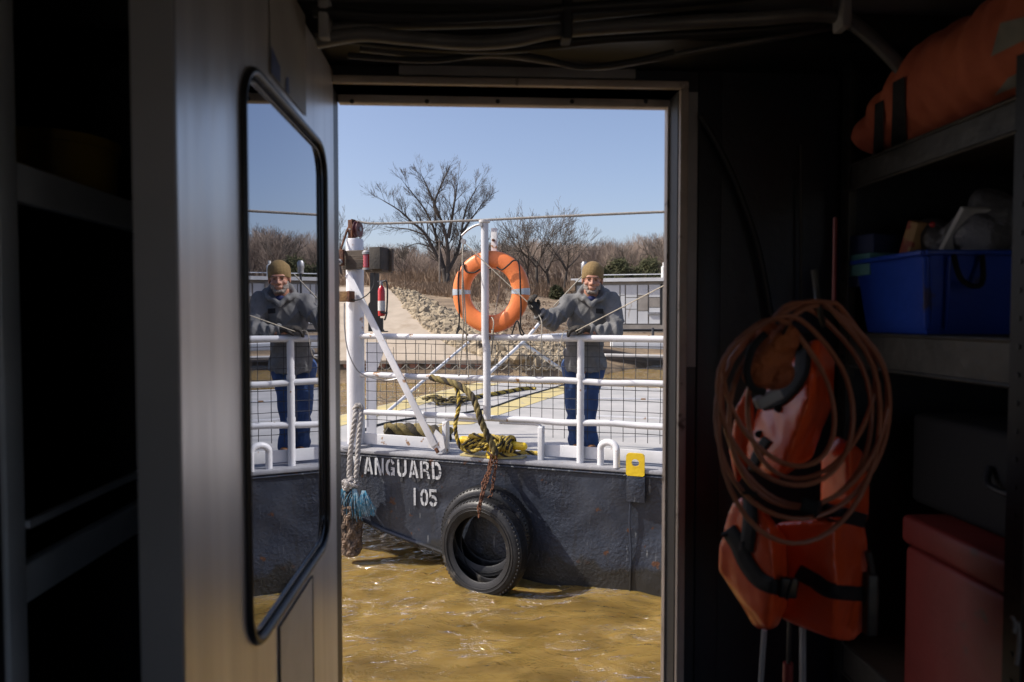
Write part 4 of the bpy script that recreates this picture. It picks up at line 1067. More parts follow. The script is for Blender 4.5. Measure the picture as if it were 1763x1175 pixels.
# water: a fine wavy sheet near the boat inside a huge plain one
mb = MB(); X0, X1, Y0, Y1 = -5, 6, .5, 9.5; NX, NY = 300, 260; vs = []
def wz(x, y):
    e = min(1, min(x - X0, X1 - x, y - Y0, Y1 - y) / .6)
    w = .034 * noise.noise(V((x * 1.1 + .5 * noise.noise(V((x, y, 2))), y * 2.0, 1))) + .017 * noise.noise(V((x * 3.0 + y * 1.2, y * 5.5 - x, 4))) + .006 * noise.noise(V((x * 9, y * 14, 6)))
    return ZW + w * e + .002
for i in range(NX + 1):
    for j in range(NY + 1):
        x = X0 + (X1 - X0) * i / NX; y = Y0 + (Y1 - Y0) * j / NY; vs.append((x, y, wz(x, y)))
mb.add(vs, [(i * (NY + 1) + j, (i + 1) * (NY + 1) + j, (i + 1) * (NY + 1) + j + 1, i * (NY + 1) + j + 1) for i in range(NX) for j in range(NY)])
for lo, hi in (((-300, -300), (X0, 400)), ((X1, -300), (300, 400)), ((X0, -300), (X1, Y0)), ((X0, Y1), (X1, 400))):
    mb.add([(lo[0], lo[1], ZW), (hi[0], lo[1], ZW), (hi[0], hi[1], ZW), (lo[0], hi[1], ZW)], [(0, 1, 2, 3)])
mb.obj('river_water', 'water', smooth=180, kind='structure')
# terrain
def shore_y(x):
    return 24 + .0 * x if x < 3.0 else 24 + min(9, (x - 3.0) * 1.5)
def gz(x, y):
    d = y - shore_y(x)
    if d < 0: return ZW + max(-1.5, d * .5)
    z = .02 + d * .094 if x < 2 else ZW + .15 + d * .094
    if 2 <= x < 6: 
        t = (x - 2) / 4; z = (.02 + d * .094) * (1 - t) + (ZW + .15 + d * .094) * t
    if x < 3.2 and d < 1.2: z = .02 + d * .094
    if y > 80: z -= (y - 80) * .040
    z += .10 * noise.noise(V((x * .3, y * .3, 0))) * min(1, d / 4) * (0 if x < 1 and y < 80 else 1)
    return z
mb = MB(); NX, NY = 130, 150; vs = []
xs = [-160 + 360 * i / NX for i in range(NX + 1)]; xs = sorted(set([round(x, 3) for x in xs] + [-20 + .5 * i for i in range(90)]))
ys = [20 + .5 * i for i in range(60)] + [50 + 2 * i for i in range(110)]
for x in xs:
    for y in ys: vs.append((x, y, gz(x, y)))
n = len(ys)
mb.add(vs, [(i * n + j, (i + 1) * n + j, (i + 1) * n + j + 1, i * n + j + 1) for i in range(len(xs) - 1) for j in range(n - 1)])
mb.obj('ground', 'ground', smooth=180, kind='structure')
# wooded hillside behind the trees
def hill_z(x, y):
    t = (y - 150) / 60
    return 7.6 + 10.5 * math.sin(max(0, min(1, t * 1.15)) * math.pi / 2) + 1.4 * noise.noise(V((x * .05, t * 3, 5))) + .5 * noise.noise(V((x * .3, t * 12, 5))) + max(0, x) * .04
def on_y(px, y):
    p = at_y(px, 500, y); return V((p.x, y, max(gz(p.x, y), hill_z(p.x, y) if y > 150 else -9)))
mb = MB(); vs = []
for i in range(101):
    for j in range(13):
        x = -220 + 480 * i / 100; t = j / 12; y = 150 + 60 * t
        vs.append((x, y, hill_z(x, y)))
mb.add(vs, [(i * 13 + j, (i + 1) * 13 + j, (i + 1) * 13 + j + 1, i * 13 + j + 1) for i in range(100) for j in range(12)])
mb.obj('hill', 'hillbrush', smooth=180, kind='structure')
# boat ramp: concrete slab going up to the left, steel sheet piling at its foot
rw = at_y(842, 622, 24.0); 
def on_ground(px, py, lift=.0):
    lo, hi = 20.0, 200.0; 
    for _ in range(40):
        m_ = (lo + hi) / 2; p = at_y(px, py, m_)
        if p.z > gz(p.x, p.y): lo = m_
        else: hi = m_
    return p + UP * lift
re = [(836, 618), (800, 607), (770, 597), (743, 576), (722, 557), (703, 537), (684, 514), (668, 497), (664, 492)]
m_ = MB(); E = [on_ground(*q) for q in re]; E[0] = V((rw.x, 23.95, .06))
vs = []
K = 14
for e in E:
    for k_ in range(K + 1):
        x = e.x + (-24 - e.x) * k_ / K; y = e.y
        vs.append(V((x, y, max(.06, (.02 + max(0, y - 24) * .094) + .07 - (.040 * max(0, y - 80))))))
vs0 = len(vs)
m_.add(vs, [(i * (K + 1) + j, (i + 1) * (K + 1) + j, (i + 1) * (K + 1) + j + 1, i * (K + 1) + j + 1) for i in range(len(E) - 1) for j in range(K)])
m_.prism([V((-24, 23.86, .085)), V((rw.x, 23.86, .085)), V((rw.x, 24.1, .085)), V((-24, 24.1, .085))], (0, 0, -.12), (0, 0, 0))
m_.obj('ramp', 'ramp', smooth=40, kind='structure')
m_ = MB(); x = -24; pts = []
while x < rw.x - .05:
    pts += [(x, 23.90), (x + .25, 23.90), (x + .32, 23.98), (x + .50, 23.98), (x + .57, 23.90)]; x += .57
vs = [V((a, b, z)) for z in (.0, ZW - .3) for a, b in pts]; n = len(pts)
m_.add(vs, [(i, i + 1, n + i + 1, n + i) for i in range(n - 1)]); m_.box((rw.x, 24.2, -.45), (.06, .7, .9)); 
m_.obj('sheet_pile_wall', 'rustwall', smooth=False, label='rust-brown steel sheet-pile wall along the foot of the concrete ramp', cat='retaining wall')
# riprap
rr = random.Random(11); m_ = MB()
def stone(c, s):
    rot = Euler((rr.random() * 6, rr.random() * 6, rr.random() * 6)).to_matrix(); bm = bmesh.new(); bmesh.ops.create_icosphere(bm, subdivisions=1, radius=1)
    sx, sy, sz_ = s * rr.uniform(.7, 1.3), s * rr.uniform(.6, 1.1), s * rr.uniform(.45, .8)
    vs = [rot @ V((v.co.x * sx, v.co.y * sy, v.co.z * sz_)) * rr.uniform(.75, 1.15) + c for v in bm.verts]; fs = [[v.index for v in f.verts] for f in bm.faces]; bm.free(); m_.add(vs, fs)
L_ = [(663, 489), (669, 495), (686, 514), (703, 536), (722, 556), (743, 575), (770, 596), (836, 618)]
Rr = [(676, 488), (688, 493), (715, 505), (745, 522), (780, 540), (815, 560), (880, 590), (950, 634)]
for i in range(2600):
    t = rr.random() ** .8 * (len(L_) - 1.001); k_ = int(t); f = t - k_
    lx_, ly_ = L_[k_][0] + (L_[k_ + 1][0] - L_[k_][0]) * f, L_[k_][1] + (L_[k_ + 1][1] - L_[k_][1]) * f
    rx_, ry_ = Rr[k_][0] + (Rr[k_ + 1][0] - Rr[k_][0]) * f, Rr[k_][1] + (Rr[k_ + 1][1] - Rr[k_][1]) * f
    u = rr.random(); p = on_ground(lx_ + (rx_ - lx_) * u, ly_ + (ry_ - ly_) * u)
    hmp = math.sin(math.pi * min(1, u * 1.1)) * .22
    stone(p + UP * (hmp * rr.random()), rr.uniform(.12, .36) * (1.4 if rr.random() < .1 else 1))
for i in range(1100):
    p = on_ground(rr.uniform(835, 985), rr.uniform(592, 655)); 
    if p.y > 34: continue
    stone(p + UP * .05, rr.uniform(.08, .24))
m_.obj('riprap', 'rock', smooth=False, kind='stuff', label='heap of pale broken riprap stones along the ramp edge', cat='rocks')

# ---- bare trees
def grow(m2, p, d, L, r, lev, rg, up=.12, sides=4, minr=.012, spread=.6, kids=None, droop=0):
    n = 3 if lev > 1 else 2; pts = [p]; rs = [r]; q = p
    for i in range(n):
        d = (d + V((rg.gauss(0, .10), rg.gauss(0, .10), rg.gauss(0, .06) + up * .3))).normalized(); q = q + d * L / n; pts.append(q); rs.append(max(minr * .6, r * (1 - .38 * (i + 1) / n)))
    m2.tube(pts, rs, sides if lev > 2 else 3, cap=False)
    if lev == 0: return
    k = kids[lev] if kids else 3
    for i in range(k):
        t = rg.uniform(.35, 1.0) if i else 1.0; j = min(n - 1, int(t * n)); base = pts[j].lerp(pts[j + 1], t * n - j if t < 1 else 1)
        ax = V((rg.gauss(0, 1), rg.gauss(0, 1), rg.gauss(0, 1))).cross(d).normalized(); a = rg.uniform(.35, 1.0) * spread * (1.0 if i else .4)
        nd = (Matrix.Rotation(a, 3, ax) @ d + UP * up).normalized()
        grow(m2, base, nd, L * rg.uniform(.62, .84), rs[j + 1] * rg.uniform(.55, .75), lev - 1, rg, up, sides, minr, spread, kids, droop)
def tree_parts(h, seed, lean=(0, 0), trunk_h=.25, nl=4, lev=5, minr=.014, spread=.75, r0=None, kids=None, fan=.55):
    rg = random.Random(seed); tr = MB(); cr = MB(); r0 = r0 or h * .02
    pts = [V((0, 0, -.6))]; rs = [r0 * 1.35]
    for i in range(1, 5):
        t = i / 4; pts.append(V((lean[0] * t * h * trunk_h, lean[1] * t * h * trunk_h, h * trunk_h * t))); rs.append(r0 * (1.1 - .25 * t))
    tr.tube(pts, rs, 9)
    for k in range(nl):
        a = 2 * math.pi * (k + rg.random() * .5) / nl; b_ = fan * rg.uniform(.5, 1.15)
        d = V((math.cos(a) * math.sin(b_), math.sin(a) * math.sin(b_) * .8, math.cos(b_)))
        grow(cr, pts[-1] - UP * (h * .02 * k), d, h * .27, r0 * rg.uniform(.5, .7), lev, rg, .10, 5, minr, spread, kids)
    k = h / max(v.z for v in cr.v)
    for m3 in (tr, cr): m3.v = [v * k for v in m3.v]
    return tr, cr
def place_tree(tr, cr, p, h, label, group='bare trees on the far bank', name='bare_tree', bark='bark', rot=0, cb=None):
    t = empty(name, p, label, 'tree', group); t.rotation_euler = (0, 0, rot)
    for nm, m3, mt in (('trunk', tr, bark), ('crown', cr, cb or bark)):
        o = MB(); o.v = m3.v; o.f = m3.f; o.mi = m3.mi
        ob = o.obj(nm, mt, None, smooth=180 if nm == 'trunk' else False); ob.parent = t
    return t
# the big cottonwood: fitted from pixels  (base 765,490; crown 650-835 x 293-)
def lerp_px(d, *a): return at_d(a[0], a[1], d)
DB = 62.0
pb_ = on_y(766, 79); DB = dep(pb_)
s_ = DB / F_PX                                            # metres per pixel there
tr, cr = MB(), MB(); rg = random.Random(5)
def T2(x, y, dz=0): return V(((x - 766) * s_, dz * s_, (493 - y) * s_))
def limb(pxs, r0_, r1_, m3, lev_=3, seed=1, every=1, Ls=22):
    g = random.Random(seed); pts = catmull([T2(*q) for q in pxs], 4); n = len(pts); rs = [r0_ + (r1_ - r0_) * i / (n - 1) for i in range(n)]
    m3.tube(pts, rs, 7)
    for i in range(3, n, every):
        for _ in range(1):
            d = (pts[i] - pts[i - 1]).normalized(); ax = V((g.gauss(0, .5), g.gauss(0, 1), g.gauss(0, .5))).cross(d).normalized(); a = g.choice((-1, 1)) * g.uniform(.4, .95)
            nd = (Matrix.Rotation(a, 3, V((g.gauss(0, .5), 1, g.gauss(0, .5))).normalized()) @ d + UP * .15).normalized()
            f = 1 - .35 * i / n
            grow(cr, pts[i], nd, Ls * s_ * g.uniform(.6, 1.1) * f, rs[i] * .45, lev_, g, .12, 4, .017, .75, {5: 3, 4: 3, 3: 4, 2: 4, 1: 3, 0: 0})
    grow(cr, pts[-1], (pts[-1] - pts[-2]).normalized(), Ls * s_ * .8, r1_ * .8, lev_, g, .1, 4, .014, .7)
limb([(768, 497), (767, 478), (763, 462, 0)], .38, .28, tr, 0, 1, 99)
tr.tube([T2(768, 500), T2(769, 486), T2(770, 470)], [.44, .36, .28], 10)
limb([(769, 478, 0), (760, 445, 3), (752, 412, 5), (744, 385, 5), (728, 355, 4), (700, 320, 0)], .26, .05, cr, 3, 2)
limb([(763, 462, 0), (748, 432, -4), (732, 402, -8), (712, 385, -12), (690, 365, -14), (662, 348, -14)], .24, .045, cr, 3, 3)
limb([(770, 470, 0), (772, 440, -3), (768, 405, -6), (757, 372, -8), (742, 335, -6), (728, 305, 0)], .28, .05, cr, 3, 4)
limb([(757, 375, -8), (748, 355, 0), (757, 325, 6), (768, 300, 8)], .20, .06, cr, 3, 6)
limb([(771, 466, 0), (785, 440, 5), (793, 412, 8), (797, 382, 8), (805, 352, 6), (822, 322, 0)], .24, .045, cr, 3, 7)
limb([(772, 410, -4), (778, 380, -8), (783, 350, -10), (788, 318, -6)], .24, .06, cr, 3, 8)
limb([(797, 400, 8), (808, 380, 10), (822, 362, 6), (834, 345, 0)], .14, .04, cr, 3, 9)
limb([(742, 425, -3), (720, 420, -8), (702, 426, -10)], .08, .03, cr, 2, 10, Ls=16)
limb([(732, 405, -8), (705, 395, 0), (680, 392, 6), (665, 390, 6)], .10, .03, cr, 2, 12, Ls=18)
place_tree(tr, cr, pb_, 20, 'tallest spreading bare tree, standing alone between the ramp and the lifebuoy')
# mid-distance individual trees
spec = [((1010, 486), 0), ((925, 480), 340, 'bare tree with thin crown between the lifebuoy and the man', 21), ((880, 484), 372, 'bare tree rising directly behind the lifebuoy', 22),
        ((970, 482), 372, 'slender bare tree just left of the man in the beanie', 23), ((1082, 480), 418, 'low bare tree above the shed roof left of the right shrub', 24), ((590, 480), 352, 'thin bare tree at the left edge of the doorway view', 25),
        ((1128, 478), 402, 'bare tree at the right edge above the white shed', 26), ((843, 486), 400, 'small bare tree half hidden by the tall white pole', 27), ((905, 482), 362, 'double-stemmed bare tree right above the lifebuoy', 28), ((948, 484), 380, 'bare tree standing between two taller ones left of the man', 29), ((700, 470), 418, 'small bare tree left of the tallest bare tree', 30)]
for s in spec[1:]:
    (px, py), ytop, lab, sd = s
    p = on_y(px, 84 + sd * .3); py = 548 - (p.z - 1.55) / dep(p) * 1175; h = (py - ytop) / F_PX * dep(p) / .98
    tr, cr = tree_parts(h, sd, (rnd.uniform(-.2, .2), 0), .34, 4, 4, .034, .85, h * .017, {4: 3, 3: 3, 2: 3, 1: 3}, .75)
    if sd == 27 or sd == 25: pass
    place_tree(tr, cr, p, h, lab, cb='bark')
# the far wood as one mass
protos = []
for k_ in range(6):
    tr, cr = tree_parts(10, 60 + k_, (0, 0), .22, 4, 4, .03, .65, .16, {4: 3, 3: 3, 2: 3, 1: 2}, .45)
    v = np.array([tuple(q) for q in tr.v + cr.v]); f = list(tr.f) + [tuple(i + len(tr.v) for i in g) for g in cr.f]; protos.append((v, f))
rr = random.Random(3); VV = []; FF = []; off = 0
def drop(px, py_b, h, k_):
    global off
    p = on_y(px, py_b); v, f = protos[k_]; a = rr.random() * 6.28; s = h / 10
    Rm = np.array([[math.cos(a), -math.sin(a), 0], [math.sin(a), math.cos(a), 0], [0, 0, 1]]); w = (v @ Rm.T) * s + np.array(tuple(p))
    VV.append(w); FF.extend([tuple(i + off for i in g) for g in f]); off += len(v)
for i in range(800):
    px = rr.uniform(480, 1500); row = rr.random()
    pyb = 482 - row * 5
    p = on_y(px, 96 + 100 * row); D = dep(p); pyb = 548 - (p.z - 1.55) / D * 1175
    prof_top = 424 - max(0, min(22, (px - 1000) * .2)) - (8 if 840 < px < 1000 else 0) + 14 * noise.noise(V((px * .02, 0, 0)))
    top = prof_top + rr.uniform(-6, 26)
    if pyb - top > 18: drop(px, 96 + 100 * row, (pyb - top) / F_PX * D, rr.randrange(6))
allv = np.concatenate(VV); me = bpy.data.meshes.new('far_wood'); me.from_pydata(allv.tolist(), [], FF); me.materials.append(M['woods'])
o = bpy.data.objects.new('far_wood', me); col.objects.link(o); tag(o, 'grey-brown mass of leafless woods on the far bank', 'woodland', kind='stuff')
# brush: twigs and dry grass along the wood's foot and beside the ramp
m_ = MB(); rr = random.Random(8)
def tuft(p, h, n, sp):
    for _ in range(n):
        a = rr.random() * 6.28; q = p + V((math.cos(a) * sp * rr.random(), math.sin(a) * sp * rr.random(), 0)); t = q + V((rr.gauss(0, .3) * h, rr.gauss(0, .3) * h, h * rr.uniform(.5, 1.1)))
        w = h * .018 + .006; sd_ = V((1, 0, 0)) * w
        m_.add([q - sd_, q + sd_, q.lerp(t, .55) + sd_ * .7 + V((rr.gauss(0, .05), 0, 0)), t], [(0, 1, 2), (0, 2, 3)])
for i in range(1500):
    px = rr.uniform(480, 1400); p = on_y(px, rr.uniform(82, 110)); tuft(p, rr.uniform(.8, 2.2), 16, 1.6)
for i in range(700):
    px = rr.uniform(480, 1400); p = on_y(px, rr.uniform(92, 120)); tuft(p, rr.uniform(1.4, 3.0), 26, 2.6)
for i in range(1500):
    px = rr.uniform(672, 860); t = (px - 672) / 190; p = on_ground(px, 489 + rr.random() * (10 + 26 * t)); tuft(p, rr.uniform(.3, .9), 12, .7)
for i in range(900):
    p = on_ground(rr.uniform(820, 1250), rr.uniform(495, 575)); tuft(p, rr.uniform(.08, .28), 10, .6)
m_.obj('dry_brush', 'brush', smooth=False, kind='stuff', label='tangled dry brush and dead grass along the bank', cat='brush')
# evergreen shrubs
def cedar(px, py, wpx, hpx, lab, seed):
    p = on_y(px, 78.5); s = dep(p) / F_PX; g = random.Random(seed); w, h = wpx * s / 2, hpx * s
    t = empty('evergreen_shrub', p, lab, 'shrub', 'evergreen shrubs on the bank'); 
    m4 = MB(); m4.tube([p - UP * .3, p + UP * h * .6], [.18, .05], 7); m4.obj('trunk', 'bark', t)
    m4 = MB()
    for c_ in range(110):
        a = g.random() * 6.28; z = g.random() ** .8; rad = w * (math.sin(math.pi * min(1, z * .75 + .22)) ** .6) * g.random() ** .5 * g.uniform(.8, 1.12)
        c = p + V((math.cos(a) * rad, math.sin(a) * rad, z * h * .95))
        for _ in range(55):
            q = c + V((g.gauss(0, .28), g.gauss(0, .28), g.gauss(0, .28))) * (w / 2.2); d = V((g.gauss(0, 1), g.gauss(0, 1), g.gauss(.6, .8))).normalized(); s2 = d.orthogonal().normalized() * .06
            m4.add([q - s2, q + s2, q + d * .30], [(0, 1, 2)])
    m4.obj('foliage', 'cedar', t, smooth=False)
cedar(1066, 481, 62, 68, 'dark evergreen shrub directly right of the beanie', 1)
cedar(1118, 479, 62, 70, 'dark evergreen shrub at the right edge above the white shed', 2)
cedar(1040, 480, 40, 52, 'small dark evergreen shrub partly behind the beanie', 3)
cedar(958, 484, 22, 22, 'low dark evergreen bush at the foot of the trees left of the man', 4)
# utility pole
p = on_y(757, 76); s = dep(p) / F_PX
up_ = empty('utility_pole', p, 'thin pale utility pole with a short crossarm in front of the tallest bare tree', 'utility pole')
MB().tube([p - UP * .3, p + UP * 84 * s], [.11, .09], 8).obj('pole', 'barkpale', up_); MB().bar(p + UP * 80 * s - V((.4, .1, 0)), p + UP * 80 * s + V((.45, -.1, 0)), .1, .1).obj('crossarm', 'barkpale', up_)
# low mesh fence with pale rubble
m_ = MB(); a, b = on_ground(908, 508), on_ground(966, 505)
for k_ in range(6): q = a.lerp(b, k_ / 5); m_.tube([q, q + UP * 1.2], .03, 5)
for z in (.2, .6, 1.0, 1.2): m_.tube([a + UP * z, b + UP * z], .014, 4)
m_.obj('wire_fence', 'galv', label='low wire fence in the field between lifebuoy and man', cat='fence')
m_ = MB(); rr = random.Random(5)
for i in range(60): stone(on_ground(rr.uniform(926, 954), rr.uniform(504, 509)) + UP * .1 * rr.random(), .28)
m_.obj('rubble_pile', 'shed', smooth=False, kind='stuff', label='pale rubble heap by the wire fence', cat='rocks')

# ---- the white shed / deckhouse on the bank
DS = 30.0
def S(px, py, d=DS): return at_y(px, py, d)
sh = empty('shed', S(1050, 562), 'long white panelled shed with a flat roof behind the man', 'shed')
s = DS / F_PX
def sbox(x0, y0, x1, y1, th, name, m, dd=0, bev=.0):
    a, b = S(x0, y0, DS + dd), S(x1, y1, DS + dd); mbx = MB(); c = (a + b) / 2 + V((0, th / 2, 0)); mbx.box(c, (abs(b.x - a.x), th, abs(b.z - a.z)), None, bev)
    return mbx.obj(name, m, sh, smooth=False)
sbox(986, 486, 1330, 560, 4.0, 'wall', 'shedgrey', .12)
sbox(984, 479, 1332, 486, 4.4, 'roof', 'shed', -.10)
sbox(1000, 472.5, 1330, 475, .06, 'roof_rail', 'shed', .5)
sbox(986, 560, 1335, 572, 4.6, 'sill', 'shedgrey', -.15)
rr = random.Random(6)
cols_ = [(992, 1010), (1012, 1030), (1030, 1066), (1067, 1075), (1076, 1095), (1096, 1113), (1114.5, 1133)]
for i, (x0, x1) in enumerate(cols_ + [(1146 + 20 * k, 1164 + 20 * k) for k in range(8)]):
    ys_ = [491, 509 if i % 2 else 513, 530 + (i % 3) * 3, 558]
    for k_ in range(3): sbox(x0 + .5, ys_[k_] + .5, x1 - .5, ys_[k_ + 1] - .6, .05, 'panel', 'shed' if rr.random() < .85 else 'shedgrey', .05 + rr.random() * .02)
sbox(1134, 490, 1137.5, 560, .09, 'door_gap', 'cabledk', .02); sbox(1138, 488, 1146, 562, .12, 'corner_post', 'shedgrey', -.02)
sbox(1114, 538, 1133, 542, .06, 'ledge', 'galv', 0)
m_ = MB()
for i in range(5): m_.ell(S(1121 + i * 2.6, 556 + (i % 2), DS - .2), (.09, .08, .10))
m_.obj('white_sacks', 'label', label='small white bags on the sill of the white shed', cat='bags')
sbox(984, 482, 992, 500, 1.5, 'roof_drum', 'brush', -.2)
q = S(1143, 470, DS - .3); tag(MB().lathe([(.12, -.35), (.12, .25), (.06, .3), (.06, .45), (0, .46)], q, UP, 12).obj('vent_pipe', 'label'), 'white vent pipe at the right end of the shed roof', 'pipe')
sh.rotation_euler = (0, 0, R(-15))
# floating stage below the shed: pale beams above brown water
stg = empty('dock', S(1080, 600, 22), 'low grey floating dock with pale pipes in front of the white shed', 'dock')
a, b = at_d(1052, 592, 24), at_d(1330, 603, 24); MB().bar(a, b, .5, .26, bev=.03).obj('pipe_beam', 'shed', stg)
a, b = at_d(1040, 612, 23), at_d(1330, 618, 23); MB().bar(a, b, .6, .10, bev=.03).obj('walkway', 'deck', stg)
MB().tube([at_d(1124, 566, 26), at_d(1124, 590, 25.5)], .05, 8).obj('pile', 'cabledk', stg)
MB().tube([at_d(1040, 569, 26), at_d(1330, 569, 26)], .05, 8).obj('pipe', 'cabledk', stg)
# ------------------------------------------------------------------ the dark cabin we look out of
ZF, ZC = 0.0, 2.20
YW = 1.62; TH = .07                                        # inner face of the door wall, wall thickness
def W(px, py, y=YW): return at_y(px, py, y)
XL, XR = -.98, 1.40
ox0, ox1 = W(574, 500).x, W(1167, 500).x; ztop_o = W(870, 152).z
def struct(name, m, mb_, **k): return mb_.obj(name, m, smooth=k.get('smooth', False), kind='structure')
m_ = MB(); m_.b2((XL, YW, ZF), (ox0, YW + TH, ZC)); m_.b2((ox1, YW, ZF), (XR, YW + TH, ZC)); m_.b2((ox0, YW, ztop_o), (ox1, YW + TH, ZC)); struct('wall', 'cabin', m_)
m_ = MB(); m_.b2((XR, .1, ZF), (XR + .05, YW, ZC)); m_.b2((XR, -1.6, ZF), (XR + .05, -1.5, ZC)); m_.b2((XR, -1.5, ZF), (XR + .05, .1, .3)); m_.b2((XR, -1.5, 2.15), (XR + .05, .1, ZC)); struct('side_wall', 'cabin', m_)  # unseen opening beside the camera, added and sized to light the left side
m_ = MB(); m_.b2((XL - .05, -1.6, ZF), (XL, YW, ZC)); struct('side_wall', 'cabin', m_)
m_ = MB(); m_.b2((XL, -1.65, ZF), (-.5, -1.6, ZC)); m_.b2((.4, -1.65, ZF), (XR, -1.6, ZC)); m_.b2((-.5, -1.65, 2.0), (.4, -1.6, ZC)); m_.b2((-.5, -1.65, ZF), (.4, -1.6, BACKSILL)); struct('back_wall', 'cabin', m_)  # unseen opening behind the camera, added to let ambient light into the cabin
m_ = MB(); m_.b2((XL - .05, -1.65, ZC), (XR + .05, YW + TH + .12, ZC + .05)); struct('ceiling', 'ceil', m_)
m_ = MB(); m_.b2((XL - .05, -1.65, -.05), (XR + .05, YW + TH + .35, ZF)); struct('floor', 'floor', m_)
# own hull below the floor
m_ = MB(); m_.b2((XL - .6, -2.2, -1.2), (XR + .6, YW + TH + .30, -.06)); m_.obj('boat_hull', 'cabin', smooth=False, label='dark hull of the boat under the cabin floor', cat='boat hull')
# header beam with darker face
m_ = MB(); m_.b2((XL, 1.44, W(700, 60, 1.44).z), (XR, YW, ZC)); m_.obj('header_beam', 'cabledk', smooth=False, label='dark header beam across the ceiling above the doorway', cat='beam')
# door frame
fr = empty('door_frame', ((ox0 + ox1) / 2, YW, ZF), 'worn tan aluminium door frame around the open doorway', 'door frame')
tz0, tz1 = W(870, 151).z, W(870, 138).z
tx0, tx1 = W(1166, 500).x, W(1180, 500).x
m_ = MB(); m_.b2((ox0 - .03, YW - .016, tz0), (tx1, YW - .001, tz1), .003); m_.b2((tx0, YW - .016, ZF), (tx1, YW - .001, tz0 - .001), .003); m_.b2((ox0 - .03, YW - .016, ZF), (ox0 - .005, YW - .001, tz0 - .001), .003)
m_.obj('outer_trim', 'doorframe', fr)
yi = YW + TH
lz0, lz1 = at_y(870, 184, yi + .01).z, at_y(870, 166, yi + .01).z
lx0, lx1 = at_y(575, 500, yi + .01).x, at_y(1146, 500, yi + .01).x
m_ = MB(); m_.b2((ox0, YW, lz1), (ox1, yi + .02, ztop_o)); m_.b2((lx1 + .004, YW, ZF), (ox1, yi + .02, lz1)); m_.obj('dark_jamb', 'darkframe', fr, smooth=False)
m_ = MB(); m_.b2((ox0, yi - .004, lz0), (lx1, yi + .022, lz1 - .001), .003); m_.b2((lx1 - .002, yi - .004, ZF), (lx1 + .006, yi + .022, lz1 - .001)); m_.obj('inner_stop', 'doorframe', fr)
m_ = MB()
for px in (606, 735, 857, 985, 1112): m_.lathe([(.006, 0), (.005, -.003), (0, -.004)], at_y(px, 175, yi - .004), (0, 1, 0), 8)
m_.obj('rivet_row', 'darkframe', fr)
# pale strips screwed to the wall
tag(MB().b2((W(687, 118).x, YW - .010, W(687, 131).z), (W(1093, 118).x, YW - .001, W(687, 107).z), .002).obj('metal_strip', 'strip'), 'horizontal grey metal strip above the doorway', 'metal strip')
tag(MB().b2((W(1182, 118).x, YW - .008, W(1182, 632).z), (W(1201, 118).x, YW - .001, W(1182, 160).z), .002).obj('metal_strip', 'strip'), 'vertical grey metal strip right of the doorway', 'metal strip')
tag(MB().b2((W(1203, 118).x, YW - .006, ZF), (W(1243, 118).x, YW - .001, W(1200, 112).z), .002).obj('wall_panel', 'cabin'), 'narrow dark blue-grey wall panel right of the doorway', 'panel')
# ---- door, swung open square to the wall
XD = W(578, 500).x; dt = .048
yn = at_x(309, 500, XD).y; zt = at_x(578, 131, XD).z
door = empty('door', (XD, YW - .02, ZF), 'brushed metal cabin door standing open on the left, with tall tinted window', 'door')
# window opening in the door skin
wy0, wy1 = at_x(421, 500, XD).y, at_x(558.5, 500, XD).y
wz1 = at_x(450, 142, XD).z; wz0 = at_x(450, 1095, XD).z
def rrect(y0, y1, z0, z1, r, n=8):
    out = []
    for (cy, cz, a0) in ((y1 - r, z1 - r, 0), (y0 + r, z1 - r, 90), (y0 + r, z0 + r, 180), (y1 - r, z0 + r, 270)):
        for k in range(n + 1): a = R(a0 + 90 * k / n); out.append((cy + r * math.cos(a), cz + r * math.sin(a)))
    return out
hole = rrect(wy0, wy1, wz0, wz1, .065); N = len(hole)
cyw, czw = (wy0 + wy1) / 2, (wz0 + wz1) / 2
ya, yb, za_, zb_ = yn, YW - .012, .06, zt
def outer_for(y, z):
    dy, dz = y - cyw, z - czw
    t = 1e9
    if dy > 1e-6: t = min(t, (yb - cyw) / dy)
    if dy < -1e-6: t = min(t, (ya - cyw) / dy)
    if dz > 1e-6: t = min(t, (zb_ - czw) / dz)
    if dz < -1e-6: t = min(t, (za_ - czw) / dz)
    return cyw + dy * t, czw + dz * t
def ringpanel(x, hole_, flip=False):
    out = [outer_for(*h) for h in hole_]; pts = out
    vs = [V((x, a, b)) for a, b in hole_] + [V((x, a, b)) for a, b in pts]; n = len(hole_); fs = [(i, (i + 1) % n, n + (i + 1) % n, n + i) for i in range(n)]
    # corner fill
    for (cy, cz) in ((ya, za_), (ya, zb_), (yb, za_), (yb, zb_)):
        best = None
        for i in range(n):
            j = (i + 1) % n; a, b = pts[i], pts[j]
            if abs(a[0] - b[0]) > 1e-5 and abs(a[1] - b[1]) > 1e-5:
                if (abs(a[0] - cy) < 1e-4 or abs(b[0] - cy) < 1e-4) and (abs(a[1] - cz) < 1e-4 or abs(b[1] - cz) < 1e-4): best = (i, j)
        if best: vs.append(V((x, cy, cz))); fs.append((n + best[0], n + best[1], len(vs) - 1))
    return vs, fs
m_ = MB(); vs, fs = ringpanel(XD, hole); m_.add(vs, fs); vs, fs = ringpanel(XD - dt, hole); m_.add(vs, [f[::-1] for f in fs]); m_.obj('door_skin', 'doorskin', door, smooth=False)
m_ = MB(); m_.b2((XD - dt + .001, ya - .004, za_), (XD - .001, ya + .002, zb_)); m_.b2((XD - dt + .001, yb - .002, za_), (XD - .001, yb + .003, zb_)); m_.b2((XD - dt + .001, ya, zb_ - .002), (XD - .001, yb, zb_ + .003)); m_.obj('door_edge', 'dooredge', door)
